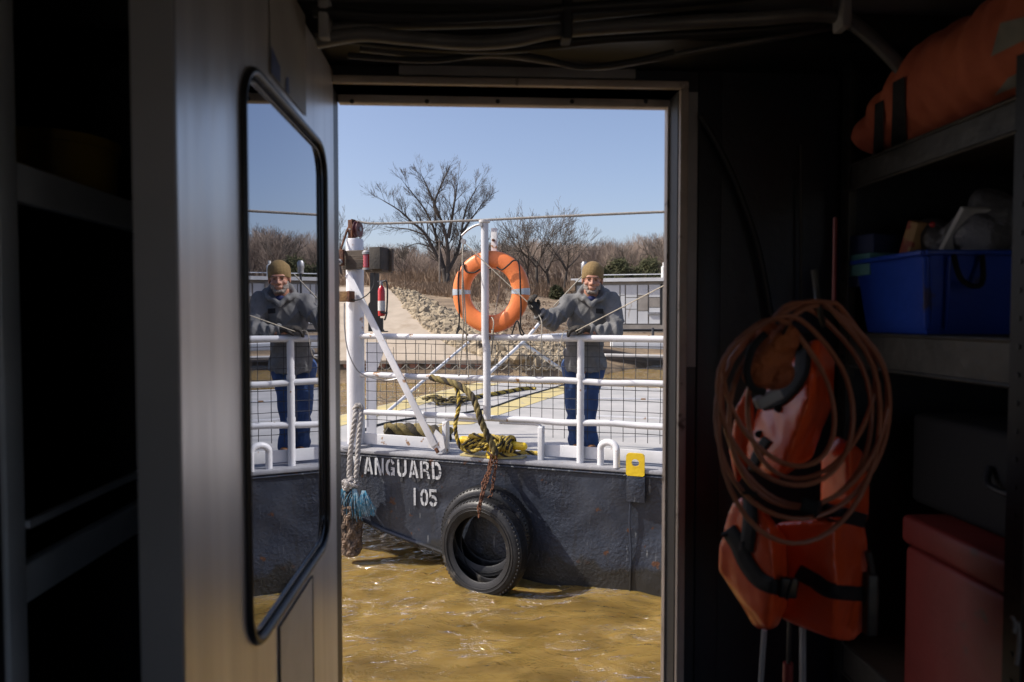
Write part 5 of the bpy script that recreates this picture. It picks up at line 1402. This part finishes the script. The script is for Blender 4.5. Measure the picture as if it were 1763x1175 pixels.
m_ = MB(); m_.tube([V((XD + .002, a, b)) for a, b in rrect(wy0 - .004, wy1 + .004, wz0 - .004, wz1 + .004, .066, 10)], .0068, 10, closed=True)
m_.obj('window_gasket', 'gasket', door)
m_ = MB(); m_.tube([V((XD - .003, a, b)) for a, b in rrect(wy0 + .010, wy1 - .008, wz0 + .010, wz1 - .010, .055, 10)], .0030, 8, closed=True)
m_.obj('window_bead', mat('bead', (.05, .055, .07), None, .2, metal=.6), door)
h2 = rrect(wy0 + .002, wy1 - .002, wz0 + .002, wz1 - .002, .06); m_ = MB(); m_.prism([V((XD - .004, a, b)) for a, b in h2], (0, 0, 0), (-.006, 0, 0)); m_.obj('window_glass', 'glass', door, smooth=False)
# placards on the door skin
def dq(pxs, t=.0012, name='placard', m='placard', **k):
    p = [at_x(x, y, XD + .0015) for x, y in pxs]; return MB().prism(p, (0, 0, 0), (t, 0, 0)).obj(name, m, door, smooth=False, **k)
y0, y1 = at_x(463, 100, XD).y, at_x(524, 100, XD).y
zA, zB = at_x(463, 200 * 0 + 128, XD).z, at_x(463, 30, XD).z + .10
m_ = MB(); m_.prism([V((XD + .0015, a, b)) for a, b in ((y0, zA), (y1, zA), (y1, zB), (y0, zB))], (0, 0, 0), (.001, 0, 0)); m_.obj('upper_placard', 'placard', door, smooth=False)
m_ = MB()
m_.add([V((XD + .004, a, b)) for a, b in ((y0, zA + .002), (y0 + .05, zA + .002), (y0 + .05, zA + .03), (y0, zA + .045))], [(0, 1, 2, 3)])
m_.add([V((XD + .004, a, b)) for a, b in ((y0 + .08, zA - .0), (y0 + .105, zA + .002), (y0 + .10, zA + .03), (y0 + .085, zA + .025))], [(0, 1, 2, 3)])
m_.obj('blue_tape_mark', 'bluetape', door, smooth=False)
y0, y1 = at_x(479, 1100, XD).y, at_x(536, 1000, XD).y; zA = at_x(479, 1080, XD).z
m_ = MB(); m_.prism([V((XD + .0015, a, b)) for a, b in ((y0, zA - .30), (y1, zA - .30), (y1, zA), (y0, zA))], (0, 0, 0), (.001, 0, 0)); m_.obj('lower_placard', mat('lower_placard', (.60, .585, .58), (.50, .49, .485), .42, metal=.5, scale=8), door, smooth=False)
m_ = MB()
for (a0, b0, a1, b1) in ((y0, zA, y1, zA), (y0, zA - .30, y0, zA), (y1, zA - .30, y1, zA)): m_.bar((XD + .0025, a0, b0), (XD + .0025, a1, b1), .002, .002)
m_.obj('placard_border', 'darkframe', door)
# ---- left shelving
XS = at_x(33, 312, -.68).x; 
def LS(px, py): return at_x(px, py, XS)
sv_ = empty('shelf_unit', (XS, .9, ZF), 'pale painted shelf unit in shadow at the far left behind the door', 'shelf unit')
yp0, yp1 = LS(2, 500).y, LS(36, 500).y
MB().b2((XS - .04, yp0, ZF), (XS, yp1, ZC), .004).obj('upright', 'shelfpaint', sv_)
MB().b2((XS - .04, YW - .06, ZF), (XS, YW - .02, ZC), .004).obj('upright', 'shelfpaint', sv_)
for (ya_, yb_, top) in ((280, 347, 1), (980, 1048, 1)):
    z0, z1 = LS(36, yb_).z, LS(36, ya_).z
    MB().b2((XS - .025, yp1, z0), (XS - .002, YW - .06, z1), .003).obj('shelf_rail', 'shelfpaint', sv_)
    MB().b2((XL, yp1 - .3, z0), (XS - .03, YW - .02, z0 + .02)).obj('shelf_board', 'cabin', sv_, smooth=False)
MB().bar((XS, yp1, LS(36, 908).z), (XS, YW - .06, LS(36, 908).z), .01, .012).obj('thin_rail', 'shelfpaint', sv_)
MB().b2((XL, -1.0, ZF), (XS - .005, yp0 - .005, ZC)).obj('side_panel', 'cabin', sv_, smooth=False)
q = LS(195, 335); q.x -= .10; z_ = LS(36, 345).z + .022
yt = empty('yellow_tub', (q.x, 1.22, z_), 'yellow plastic tub in shadow on the upper left shelf', 'tub')
MB().lathe([(.085, 0), (.095, .02), (.10, .13), (.0, .131)], V((q.x - .02, 1.36, z_)), UP, 28).obj('tub_body', 'yell', yt); MB().lathe([(.104, .122), (.106, .14), (.0, .142)], V((q.x - .02, 1.36, z_)), UP, 28).obj('tub_lid', 'yell', yt)
q = LS(215, 900)
cy = empty('canister', (XS - .08, 1.03, .9), 'dark cylindrical canister behind the door on the lower left shelf', 'canister')
zb = LS(36, 1048).z + .02
MB().lathe([(.0, 0), (.07, 0), (.075, .02), (.075, .18), (.05, .25), (.02, .27), (0, .27)], V((XS - .09, 1.05, zb)), UP, 28).obj('canister_body', 'strap', cy)
MB().lathe([(.02, .27), (.025, .30), (0, .30)], V((XS - .09, 1.05, zb)), UP, 16).obj('canister_cap', 'yell', cy)
# ---- ceiling cables
def cab(pts, r, label, m='cable', yy=1.36, tag_=True):
    p = [at_y(q[0], q[1], q[2] if len(q) > 2 else yy) for q in pts]
    return MB().tube(catmull(p, 8), r, 10).obj('cable', m, label=label, cat='cable', group='cables along the ceiling')
cab([(545, 72), (620, 60), (700, 66), (800, 74), (880, 70), (960, 55), (1100, 44), (1300, 33), (1400, 26), (1460, 36), (1520, 85), (1565, 135)], .0135, 'thick grey cable sweeping down to the right above the orange bag', yy=1.36)
cab([(540, 20), (640, 28), (760, 30), (900, 24), (1000, 14), (1150, 4), (1300, -10)], .011, 'dark cable running highest along the ceiling', 'cabledk', 1.34)
cab([(560, 52), (640, 44), (760, 42), (880, 38), (980, 30), (1100, 18), (1300, -2)], .010, 'middle cable of the bundle above the doorway', 'cable', 1.37)
cab([(620, 84), (760, 98), (860, 95), (960, 108), (1030, 116), (1100, 106), (1200, 88), (1330, 66), (1450, 44)], .0065, 'thin sagging cable nearest the doorway top', 'cable', 1.43)
cab([(600, 96), (740, 104), (850, 92), (930, 100), (1000, 116), (1080, 108), (1160, 90)], .006, 'thin black cable looping over the grey strip', 'cabledk', 1.425)
cab([(560, 58), (640, 72), (760, 82), (900, 82), (1050, 66), (1250, 56), (1420, 40)], .011, 'black cable under the thick grey cable', 'cabledk', 1.40)
cab([(1206, 200), (1235, 250), (1268, 320), (1300, 410), (1316, 480), (1330, 560)], .0075, 'thin black cable curving down the wall right of the doorway', 'cabledk', YW - .02)
for px, py in ((975, 42), (1450, 22), (560, 40)):
    q = at_y(px, py, 1.35); MB().b2(q - V((.010, .02, .035)), q + V((.010, .02, .045)), .004).obj('cable_clamp', 'strip' if px != 975 else 'cabledk', label={975: 'dark cable clamp above the middle of the doorway', 1450: 'small metal cable clip at the right bend of the thick cable', 560: 'grey cable clamp above the open door'}[px], cat='clamp')
# bright pipe on the right wall
tag(MB().tube([W(1379, 250, YW - .02), W(1379, 560, YW - .02)], .0035, 8).obj('conduit', 'rack'), 'thin vertical grey conduit on the dark wall left of the shelf rack', 'conduit')
# ---- steel rack at right
XK = .86; YK0, YK1 = .93, 1.50
rk_ = empty('shelf_rack', (XK, YK1, ZF), 'dark slotted steel shelf rack along the right wall', 'shelf rack')
def K(px, py): return at_x(px, py, XK)
def angle_post(y, name='upright', am='rack'):
    m5 = MB(); m5.b2((XK - .002, y - .018, ZF), (XK + .002, y + .018, ZC - .05)); m5.b2((XK + .002, y + .014, ZF), (XK + .034, y + .018, ZC - .05)); 
    m6 = m5; z = .2; m6.cur = 1
    while z < 2.1: m6.lathe([(.0045, -.0005), (.0045, .001), (0, .0011)], V((XK - .003, y, z)), (-1, 0, 0), 8); z += .045
    m6.obj(name, [am, 'cabledk'], rk_, smooth=False)
angle_post(K(1447, 900).y)
angle_post(K(1748, 900).y, 'near_upright', 'rackshade')
yA, yB = K(1745, 500).y, K(1450, 500).y
for (px, pt, pbm) in ((1460, 285, 330), (1520, 575, 640), (1450, 1105, 1160)):
    zt_, zb_2 = K(px, pt).z, K(px, pbm).z
    MB().b2((XK + .003, yA, zb_2), (XK + .006, yB, zt_)).obj('shelf_lip', 'rack', rk_, smooth=False)
    MB().tube([V((XK + .001, yA, zb_2 + .003)), V((XK + .001, yB, zb_2 + .003))], .004, 8).obj('shelf_edge', 'rack', rk_)
    MB().tube([V((XK + .001, yA, zt_ - .003)), V((XK + .001, yB, zt_ - .003))], .004, 8).obj('shelf_edge', 'rack', rk_)
    MB().b2((XK + .006, yA, zt_ - .006), (XR - .01, yB, zt_)).obj('shelf_board', 'wood', rk_, smooth=False)
zs1, zs2, zs3 = K(1460, 285).z, K(1520, 575).z, K(1450, 1105).z
# ---- blue bin and contents
bx0, bx1 = XK + .015, XK + .33; by0 = at_x(1592, 500, bx0).y; by1 = at_x(1472, 500, bx0).y; bh = at_x(1592, 432, bx0).z - zs2
bn = empty('blue_bin', (bx0 + .1, (by0 + by1) / 2, zs2), 'blue open plastic bin full of packets on the middle shelf', 'bin')
m_ = MB(); ins = .02; t = .004
def bq(z, i, th=0): return [V((bx0 + i + th, by0 + i + th, z)), V((bx1 - i - th, by0 + i + th, z)), V((bx1 - i - th, by1 - i - th, z)), V((bx0 + i + th, by1 - i - th, z))]
vs = bq(zs2 + .001, ins) + bq(zs2 + bh, 0) + bq(zs2 + bh, 0, t) + bq(zs2 + .006, ins, t)
fs = [(0, 3, 2, 1)] + [(i, (i + 1) % 4, 4 + (i + 1) % 4, 4 + i) for i in range(4)] + [(4 + i, 4 + (i + 1) % 4, 8 + (i + 1) % 4, 8 + i) for i in range(4)] + [(8 + i, 8 + (i + 1) % 4, 12 + (i + 1) % 4, 12 + i) for i in range(4)] + [(12, 13, 14, 15)]
m_.add(vs, fs); m_.obj('bin_body', 'bin', bn, smooth=False)
m_ = MB(); q4 = bq(zs2 + bh - .004, -.006)
for i in range(4): m_.bar(q4[i], q4[(i + 1) % 4], .014, .010, bev=.003)
m_.obj('bin_rim', 'bin', bn)
m_ = MB(); m_.bar(V((bx0 + .004, by0 + .002, zs2 + .01)) + V((ins, ins, 0)) * .8, V((bx0, by0 - .002, zs2 + bh - .01)), .012, .012, bev=.003); m_.bar(V((bx0 + .055, by0 + .014, zs2 + .01)), V((bx0 + .045, by0 - .004, zs2 + bh - .01)), .008, .012, bev=.003); m_.obj('bin_rib', 'bin', bn)
m_ = MB(); m_.tube(catmull([V((bx0 + .05, by0 - .006, zs2 + bh)), V((bx0 + .06, by0 - .02, zs2 + bh * .65)), V((bx0 + .10, by0 - .02, zs2 + bh * .6)), V((bx0 + .11, by0 - .006, zs2 + bh))], 5), .005, 8); m_.obj('bin_handle', 'strap', bn)
zt2 = zs2 + bh
def card(c, size, rz, tilt_, name, m, lab, cat):
    rt = Euler((tilt_, 0, rz)).to_matrix(); o = MB().box(c, size, rt, .003).obj(name, m); tag(o, lab, cat); return o
xm = bx0 + .05
card(V((xm, at_x(1500, 450, xm).y, zt2 + .0)), (.10, .10, .12), .3, 0, 'box', 'bluetape', 'small navy box standing at the far end of the blue bin', 'box')
card(V((xm - .02, at_x(1500, 450, xm).y - .03, zt2 - .01)), (.07, .09, .05), .1, 0, 'packet', 'teal', 'flat teal packet tucked behind the rim of the blue bin', 'packet')
card(V((xm + .03, at_x(1558, 450, xm).y, zt2 + .012)), (.075, .03, .13), .2, .35, 'carton', 'carton', 'tan and red carton leaning in the middle of the blue bin', 'carton')
card(V((xm + .09, at_x(1600, 430, xm).y, zt2 + .03)), (.12, .012, .14), .1, .6, 'card', 'label', 'white card with a red spot sticking up from the blue bin', 'card')
c5 = at_y(1605, 387, at_x(1600, 430, xm).y - .045); tag(MB().ell(c5, (.006, .003, .006)).obj('red_spot', 'red'), 'tiny red spot on the white card in the blue bin', 'spot')
b = MB(); g = random.Random(4)
for i in range(9): b.ell(V((bx0 + .12 + .16 * g.random(), by0 + .05 + .14 * g.random(), zt2 + .01 + .07 * g.random())), (.07, .055, .035), Euler((g.random(), g.random(), g.random())).to_matrix())
o = organic(b, 'plastic_bag', 'bag', None, .008, 3, lambda c, n_: .008 * (1 - abs(noise.noise(c * 18)))); tag(o, 'crumpled grey plastic bag with printing heaped in the right half of the blue bin', 'plastic bag')
# ---- orange life-jacket bundle on the top shelf
g = random.Random(12)
ob = empty('lifejacket_bundle', (XK + .15, 1.15, zs1), 'long faded orange life-jacket bundle with black straps on the top shelf', 'life jacket')
b = MB(); ys_ = [YK1 - .01 - k * .055 for k in range(13)]
for i, y in enumerate(ys_):
    t = i / 12; hgt = .055 + .085 * min(1, t * 2.0) + .02 * math.sin(t * 9)
    b.ell(V((XK + .13, y, zs1 + hgt * .95 + .004)), (.15, .075, hgt), None, 20, 14)
o = organic(b, 'orange_cover', 'vestold', ob, .010, 5, lambda c, n_: .010 * noise.noise(c * 9) + .004 * noise.noise(c * 30))
bl_ = V(ob['_loc']); cov = [c for c in ob.children if c.name.startswith('orange_cover')][0]
bvb = BVHTree.FromPolygons([v.co + bl_ for v in cov.data.vertices], [tuple(p.vertices) for p in cov.data.polygons])
def wrap(quad, n=8):
    m7 = MB(); vs = []
    for i in range(n + 1):
        for j in range(n + 1):
            u, v = i / n, j / n; a = [quad[0][k] * (1 - u) + quad[1][k] * u for k in (0, 1)]; b = [quad[3][k] * (1 - u) + quad[2][k] * u for k in (0, 1)]
            r = ray(a[0] * (1 - v) + b[0] * v, a[1] * (1 - v) + b[1] * v).normalized(); h_ = bvb.ray_cast(CAM, r)
            vs.append(h_[0] - r * .006 if h_[0] is not None else CAM + r * 1.35)
    return m7.add(vs, [(i * (n + 1) + j, i * (n + 1) + j + 1, (i + 1) * (n + 1) + j + 1, (i + 1) * (n + 1) + j) for i in range(n) for j in range(n)])
for q_ in ([(1503, 268), (1521, 262), (1521, 172), (1506, 180)], [(1534, 262), (1560, 250), (1557, 132), (1537, 142)]):
    wrap(q_, 14).obj('strap', 'strap', ob)
m_ = wrap([(1706, 98), (1770, 66), (1770, 28), (1722, 40)]); m_.obj('grey_patch', mat('faded_patch', (.30, .29, .24), (.20, .2, .17), .8, scale=12), ob)
m_ = wrap([(1712, 165), (1768, 142), (1768, 118), (1735, 135)]); m_.obj('white_patch', mat('pale_patch', (.28, .28, .25), None, .7), ob)
# ---- red chest and dark case on the lower shelf
rx = XK + .03; ry1 = at_x(1556, 1000, rx).y; ry0 = at_x(1748, 1000, rx).y; rzt = at_x(1722, 960, rx).z
rc = empty('red_chest', (rx + .1, (ry0 + ry1) / 2, zs3), 'dull red plastic chest with lid seam at lower right', 'chest')
zsm = at_x(1722, 1020, rx).z
MB().b2((rx, ry0 - .05, .35), (rx + .36, ry1, zsm - .004), .012).obj('chest_body', 'box_red', rc); MB().b2((rx - .006, ry0 - .05, zsm), (rx + .365, ry1 + .006, rzt), .012).obj('chest_lid', 'box_red', rc)
cx0 = XK + .10
cs_ = empty('dark_case', (cx0, 1.2, rzt), 'black case standing in shadow behind the red chest', 'case')
MB().b2((cx0, .98, rzt + .002), (cx0 + .3, 1.46, rzt + .20), .015).obj('case_body', 'case', cs_)
MB().tube(catmull([V((cx0 - .004, 1.10, rzt + .13)), V((cx0 - .02, 1.12, rzt + .10)), V((cx0 - .02, 1.20, rzt + .10)), V((cx0 - .004, 1.22, rzt + .13))], 5), .006, 8).obj('case_handle', 'cabin', cs_)
# ---- hanging life vests in front of the rack
YV = 1.16
def PV(px, py, y=YV): return at_y(px, py, y)
sm = (PV(1001 + 300, 700) - PV(1000 + 300, 700)).length   # metres per px
def panel(name, poly, y, th, parent, m='vest', vox=.008, bump=0):
    """a foam slab with rounded edges cut to the outline"""
    b = MB(); P = [PV(x, y_, y) for x, y_ in poly]; c = sum(P, V((0, 0, 0))) / len(P)
    b.prism(P, (0, -th / 2 + .012, 0), (0, th / 2 - .012, 0))
    sh_ = [c + (p - c) * .93 for p in P]; b.prism(sh_, (0, -th / 2, 0), (0, th / 2, 0))
    return organic(b, name, m, parent, vox, 9, lambda co, n_: .004 * noise.noise(co * 9))
def rnd_poly(pts, n=5): return [(v.x, v.y) for v in catmull([V((a, b, 0)) for a, b in pts], n, True)]
def webbing(pts, w, y, parent, name='strap', m='strap', dy=-.004, th=.004):
    P = catmull([PV(a, b, y) for a, b in pts], 6); m5 = MB(); vs = []
    for i, p in enumerate(P):
        d = (P[min(i + 1, len(P) - 1)] - P[max(i - 1, 0)]).normalized(); s = V((d.z, 0, -d.x)).normalized() * w / 2; vs += [p - s, p + s, p + s + V((0, th, 0)), p - s + V((0, th, 0))]
    m5.add(vs, [(4 * i + a, 4 * i + (a + 1) % 4, 4 * i + 4 + (a + 1) % 4, 4 * i + 4 + a) for i in range(len(P) - 1) for a in range(4)]); return m5.obj(name, m, parent, smooth=30)
v1 = empty('life_vest', PV(1370, 1100), 'glossy orange foam life vest hanging lowest, with black waist straps and buckle', 'life vest', 'orange life vests hanging on the rack')
def lobe(name, pts, parent, m='vest', sm_=7):
    b = MB(); b.hull([PV(x, y_, YV + d) for x, y_, d in pts]); return organic(b, name, m, parent, .006, sm_, lambda co, n_: .004 * noise.noise(co * 12) + .0015 * noise.noise(co * 40))
lobe('left_foam', [(1262, 862, .03), (1290, 845, .0), (1236, 945, .05), (1237, 985, .05), (1302, 1084, .01), (1322, 1082, -.06), (1334, 1000, -.075), (1322, 900, -.05), (1356, 930, .02), (1356, 1046, .01), (1338, 1084, -.02), (1260, 880, .09), (1240, 980, .10), (1335, 1080, .06), (1356, 930, .09)], v1)
lobe('right_foam', [(1336, 900, .04), (1344, 1066, .04), (1436, 1104, -.05), (1440, 1000, -.07), (1436, 892, -.05), (1478, 886, .02), (1494, 960, .02), (1490, 1070, .02), (1474, 1106, .0), (1345, 900, .10), (1350, 1060, .10), (1485, 1090, .10), (1490, 900, .10)], v1)
lobe('side_foam', [(1412, 790, .04), (1440, 748, .02), (1462, 770, -.03), (1466, 890, -.03), (1484, 775, .03), (1497, 830, .04), (1490, 900, .04), (1410, 880, .05), (1440, 760, .11), (1490, 890, .11)], v1)
def bvh_of(objs):
    vs, fs = [], []
    for o in objs:
        off = V(o.parent['_loc']) if o.parent else V((0, 0, 0)); k = len(vs); vs += [v.co + off for v in o.data.vertices]; fs += [tuple(i + k for i in p.vertices) for p in o.data.polygons]
    return BVHTree.FromPolygons(vs, fs)
def strap_on(pts, wpx, parent, bvx, name='strap', m='strap', lift=.006):
    P = catmull([V((a, b, 0)) for a, b in pts], 8); last = 1.1; top = []
    for i, p in enumerate(P):
        d = (P[min(i + 1, len(P) - 1)] - P[max(i - 1, 0)]).normalized(); s2 = V((-d.y, d.x, 0)) * wpx / 2
        for k in (-1, -.33, .33, 1):
            r = ray(p.x + s2.x * k, p.y + s2.y * k).normalized(); h_ = bvx.ray_cast(CAM, r)
            if h_[0] is not None: last = h_[3]
            top.append(CAM + r * (last - lift))
    m8 = MB(); m8.add(top, [(4 * i + a, 4 * i + a + 1, 4 * i + 5 + a, 4 * i + 4 + a) for i in range(len(P) - 1) for a in range(3)])
    o = m8.obj(name, m, parent, smooth=60); bm = bmesh.new(); bm.from_mesh(o.data); r_ = bmesh.ops.solidify(bm, geom=list(bm.faces), thickness=.003); bm.to_mesh(o.data); bm.free(); return o
bv1 = bvh_of(list(v1.children))
strap_on([(1252, 912), (1268, 935), (1284, 970), (1308, 1000), (1340, 1012), (1360, 1012)], 27, v1, bv1)
strap_on([(1372, 985), (1400, 1000), (1430, 1018), (1492, 1024)], 25, v1, bv1)
strap_on([(1290, 850), (1290, 900), (1283, 950)], 24, v1, bv1)
strap_on([(1380, 868), (1430, 882), (1492, 898)], 24, v1, bv1)
m_ = MB(); q = PV(1357, 1012, YV - .062); m_.box(q, (.030, .010, .034), Euler((0, .1, 0)).to_matrix(), .003); m_.box(q + V((0, -.006, 0)), (.004, .006, .038), Euler((0, .3, 0)).to_matrix(), .001); m_.obj('buckle', 'gasket', v1)
m_ = MB(); m_.tube(catmull([PV(1494, 950, YV), PV(1500, 980, YV), PV(1507, 1030, YV), PV(1500, 1085, YV)], 5), .006, 8); m_.box(PV(1498, 1040, YV), (.02, .02, .11), None, .004); m_.obj('side_clip', 'rack', v1)
v2 = empty('life_vest', PV(1370, 820), 'glossy dark orange life vest tilted above the lower one, behind the brown cord loops', 'life vest', 'orange life vests hanging on the rack')
fb = lobe('foam_body', [(1336, 640, .02), (1300, 700, .03), (1282, 770, .03), (1284, 800, .03), (1310, 822, -.03), (1398, 582, -.06), (1412, 580, -.06), (1392, 690, -.105), (1350, 812, -.08), (1440, 612, -.01), (1436, 690, -.01), (1398, 790, -.01), (1340, 830, -.03), (1420, 600, .05), (1300, 800, .07), (1400, 780, .05)], v2)
lobe('collar_foam', [(1326, 590, .0), (1365, 568, -.02), (1402, 572, -.02), (1412, 600, .0), (1375, 645, .0), (1325, 660, .0), (1330, 600, .06), (1400, 600, .06)], v2, 'strap')
lobe('back_foam', [(1262, 700, .05), (1288, 655, .03), (1305, 700, .02), (1290, 800, .03), (1268, 838, .04), (1254, 780, .06), (1280, 700, .10), (1280, 820, .10)], v2)
bv2 = bvh_of([c for c in v2.children])
strap_on([(1352, 572), (1378, 590), (1378, 640), (1345, 682), (1310, 694)], 26, v2, bv2)
strap_on([(1320, 756), (1304, 780), (1292, 815)], 16, v2, bv2)
m_ = MB(); m_.box(PV(1322, 686, YV - .085), (.045, .016, .020), Euler((0, -.45, 0)).to_matrix(), .004); m_.obj('buckle', 'strip', v2)
b = MB(); g = random.Random(3)
for i in range(11): b.ell(PV(1330 + g.uniform(-22, 22), 612 + g.uniform(-30, 40), YV - .10 + g.uniform(-.015, .015)), (.022, .018, .028), Euler((g.random(), g.random(), g.random())).to_matrix())
o = organic(b, 'orange_pouch', 'crumple', None, .005, 2, lambda c, n_: .006 * (1 - abs(noise.noise(c * 22))) - .002); tag(o, 'crumpled orange cloth pouch at the top of the hanging vests', 'pouch')
tag(MB().tube(catmull([PV(x, y, YV - .125) for x, y in ((1318, 575), (1296, 600), (1286, 640), (1296, 668), (1316, 676))], 6), .006, 8).obj('cord_loop', 'strap'), 'black cord loop round the crumpled orange pouch', 'cord')
for px_, py_ in ((1309, 748), (1342, 704)):
    r = ray(px_, py_).normalized(); h_ = bv2.ray_cast(CAM, r)
    if h_[0] is not None: MB().ell(h_[0], (.010, .004, .007)).obj('foam_hole', 'strap', v2)
# brown cord loops
m_ = MB(); g = random.Random(2)
el = [((1382, 706), (149, 188), -6, -.085), ((1376, 722), (139, 214), -3, -.095), ((1352, 690), (112, 150), 20, -.11), ((1340, 676), (84, 136), 27, -.10), ((1372, 700), (128, 172), 9, -.08), ((1398, 668), (106, 160), -16, -.075), ((1392, 700), (134, 176), -14, -.09)]
for (cx, cy), (a, b_), rot, dy in el:
    pts = []
    for k in range(40):
        t = 2 * math.pi * k / 40; x, y = a * math.cos(t), b_ * math.sin(t); r_ = R(-rot)
        # every loop passes over the hook at (1404, 525)
        X = cx + x * math.cos(r_) - y * math.sin(r_); Y = cy + x * math.sin(r_) + y * math.cos(r_)
        w = math.exp(-((Y - 525) / 60) ** 2) ; X += (1404 - X) * w * .35; Y = max(Y, 519 + abs(X - 1404) * .10)
        pts.append(PV(X, Y, YV + dy + .012 * math.sin(t * 2 + cx)))
    m_.tube(pts, .0040, 8, closed=True)
m_.obj('coiled_cord', 'hose', label='coiled copper-brown cord hanging in big loops over the orange vests', cat='cord')
tag(MB().tube(catmull([PV(1402, 465, YV - .08), PV(1406, 500, YV - .08), PV(1410, 530, YV - .09), PV(1418, 560, YV - .07)], 5), .005, 8).obj('hook_cord', 'rack'), 'thin dark cord tying the coil to the rack', 'cord')
tag(MB().tube([PV(1438, 375, YV + .2), PV(1436, 520, YV + .2)], .004, 8).obj('hanging_cord', 'box_red'), 'thin brown cord hanging left of the rack upright', 'cord')
# rods under the vests
for (x0, y0, x1, y1, r_, lab) in ((1316, 1085, 1306, 1230, .005, 'grey rod leaning at the left under the hanging vests'), (1382, 1080, 1382, 1230, .006, 'grey rod standing at the right under the hanging vests')):
    tag(MB().tube([PV(x0, y0, YV + .06), PV(x1, y1, YV + .06)], r_, 8).obj('rod', 'strip'), lab, 'rod')
tl = empty('hand_tool', PV(1356, 1230), 'slim tool with dull red grip hanging in the middle under the vests', 'tool')
MB().tube([PV(1359, 1070, YV + .06), PV(1357, 1142, YV + .06)], .004, 8).obj('shaft', 'rack', tl); MB().tube([PV(1357, 1142, YV + .06), PV(1355, 1240, YV + .06)], .009, 12).obj('grip', 'box_red', tl)
tag(MB().tube(catmull([at_y(x, y, 1.0) for x, y in ((1742, 1062), (1748, 1075), (1745, 1090), (1752, 1072), (1754, 1110), (1750, 1145))], 4), .003, 6).obj('metal_hook', 'steel'), 'small bright metal hook on the near rack upright', 'hook')
# ------------------------------------------------------------------ light
SUN_EL, SUN_AZ = 45.0, 181.5                       # azimuth angle of the direction TO the sun, from +X counter-clockwise
sd_ = V((math.cos(R(SUN_AZ)) * math.cos(R(SUN_EL)), math.sin(R(SUN_AZ)) * math.cos(R(SUN_EL)), math.sin(R(SUN_EL))))
ld = bpy.data.lights.new('sun', 'SUN'); ld.energy = 4.8; ld.angle = R(.53); ld.color = (1, .94, .84)
lo = bpy.data.objects.new('sun', ld); col.objects.link(lo); lo.rotation_euler = sd_.to_track_quat('Z', 'Y').to_euler(); lo.location = (0, 0, 30)
w = bpy.data.worlds.new('World'); scene.world = w; w.use_nodes = True; n, l = w.node_tree.nodes, w.node_tree.links
sk = n.new('ShaderNodeTexSky'); sk.sky_type = 'NISHITA'; sk.sun_disc = False; sk.sun_elevation = R(SUN_EL); sk.sun_rotation = R(90 - SUN_AZ); sk.altitude = 200; sk.air_density = 1.0; sk.dust_density = 2.6; sk.ozone_density = 2.5
mx = n.new('ShaderNodeMix'); mx.data_type = 'RGBA'; mx.blend_type = 'MULTIPLY'; mx.inputs['Factor'].default_value = 1; mx.inputs[7].default_value = (1.12, 1.0, 1.0, 1)
l.new(sk.outputs[0], mx.inputs[6]); l.new(mx.outputs[2], n['Background'].inputs[0]); n['Background'].inputs[1].default_value = .14
scene.view_settings.view_transform = 'Standard'; scene.view_settings.look = 'None'; scene.view_settings.gamma = 1; scene.view_settings.exposure = EXPO
scene.cycles.use_denoising = True; scene.cycles.max_bounces = 10; scene.cycles.diffuse_bounces = 5; scene.cycles.glossy_bounces = 4; scene.cycles.sample_clamp_indirect = 6
# small pieces hang under the part that carries them
def under(root, kids, host):
    for r in [o for o in scene.objects if o.parent is None and o.name.split('.')[0] == root]:
        hosts = [c for c in r.children if c.name.split('.')[0] == host]
        if not hosts: continue
        for c in list(r.children):
            if c.name.split('.')[0] in kids and c is not hosts[0]: c.parent = hosts[0]
for a in (('door', ('window_bead', 'window_glass'), 'window_gasket'), ('door', ('placard_border',), 'lower_placard'), ('lifebuoy', ('reflective_band', 'grab_line'), 'ring'),
          ('person', ('eye', 'eyebrow', 'beard'), 'body'), ('person', ('chest_logo',), 'hoodie'), ('blue_bin', ('bin_rib',), 'bin_body'),
          ('fire_extinguisher', ('label_band', 'valve', 'hose'), 'cylinder'), ('navigation_light', ('lamp_cap', 'lamp_base'), 'red_lens'), ('shed', ('panel', 'door_gap', 'ledge'), 'wall'),
          ('barge', ('brace_foot', 'brace_weld'), 'diagonal_brace'), ('barge', ('pole_cap', 'pulley_arm', 'plank'), 'tall_pole'),
          ('barge', ('plank_bolt',), 'plank'), ('barge', ('name_lettering', 'number_lettering', 'old_number_lettering', 'weld_seam', 'chine_bar'), 'hull'), ('barge', ('yellow_band', 'deck_seam'), 'deck'),
          ('barge', ('post_base_plate',), 'mooring_post'), ('barge', ('lug_backing_plate',), 'lifting_lug'), ('barge', ('cleat_base',), 'mooring_cleat'), ('door_frame', ('rivet_row',), 'inner_stop'),
          ('shelf_rack', ('shelf_edge',), 'shelf_lip'), ('lifejacket_bundle', ('grey_patch', 'white_patch'), 'orange_cover'), ('life_vest', ('foam_hole',), 'foam_body')):
    under(*a)
# tidy: drop helper properties, put the origin of single-mesh things at their base
for o in list(scene.objects):
    if o.type == 'MESH' and o.parent is None and len(o.data.vertices) and o.data.users == 1:
        co = np.empty(len(o.data.vertices) * 3); o.data.vertices.foreach_get('co', co); co = co.reshape(-1, 3)
        if o.get('kind') == 'structure': continue
        b = V(((co[:, 0].min() + co[:, 0].max()) / 2, (co[:, 1].min() + co[:, 1].max()) / 2, co[:, 2].min()))
        o.data.transform(Matrix.Translation(-b)); o.location = b
    if '_loc' in o: del o['_loc']
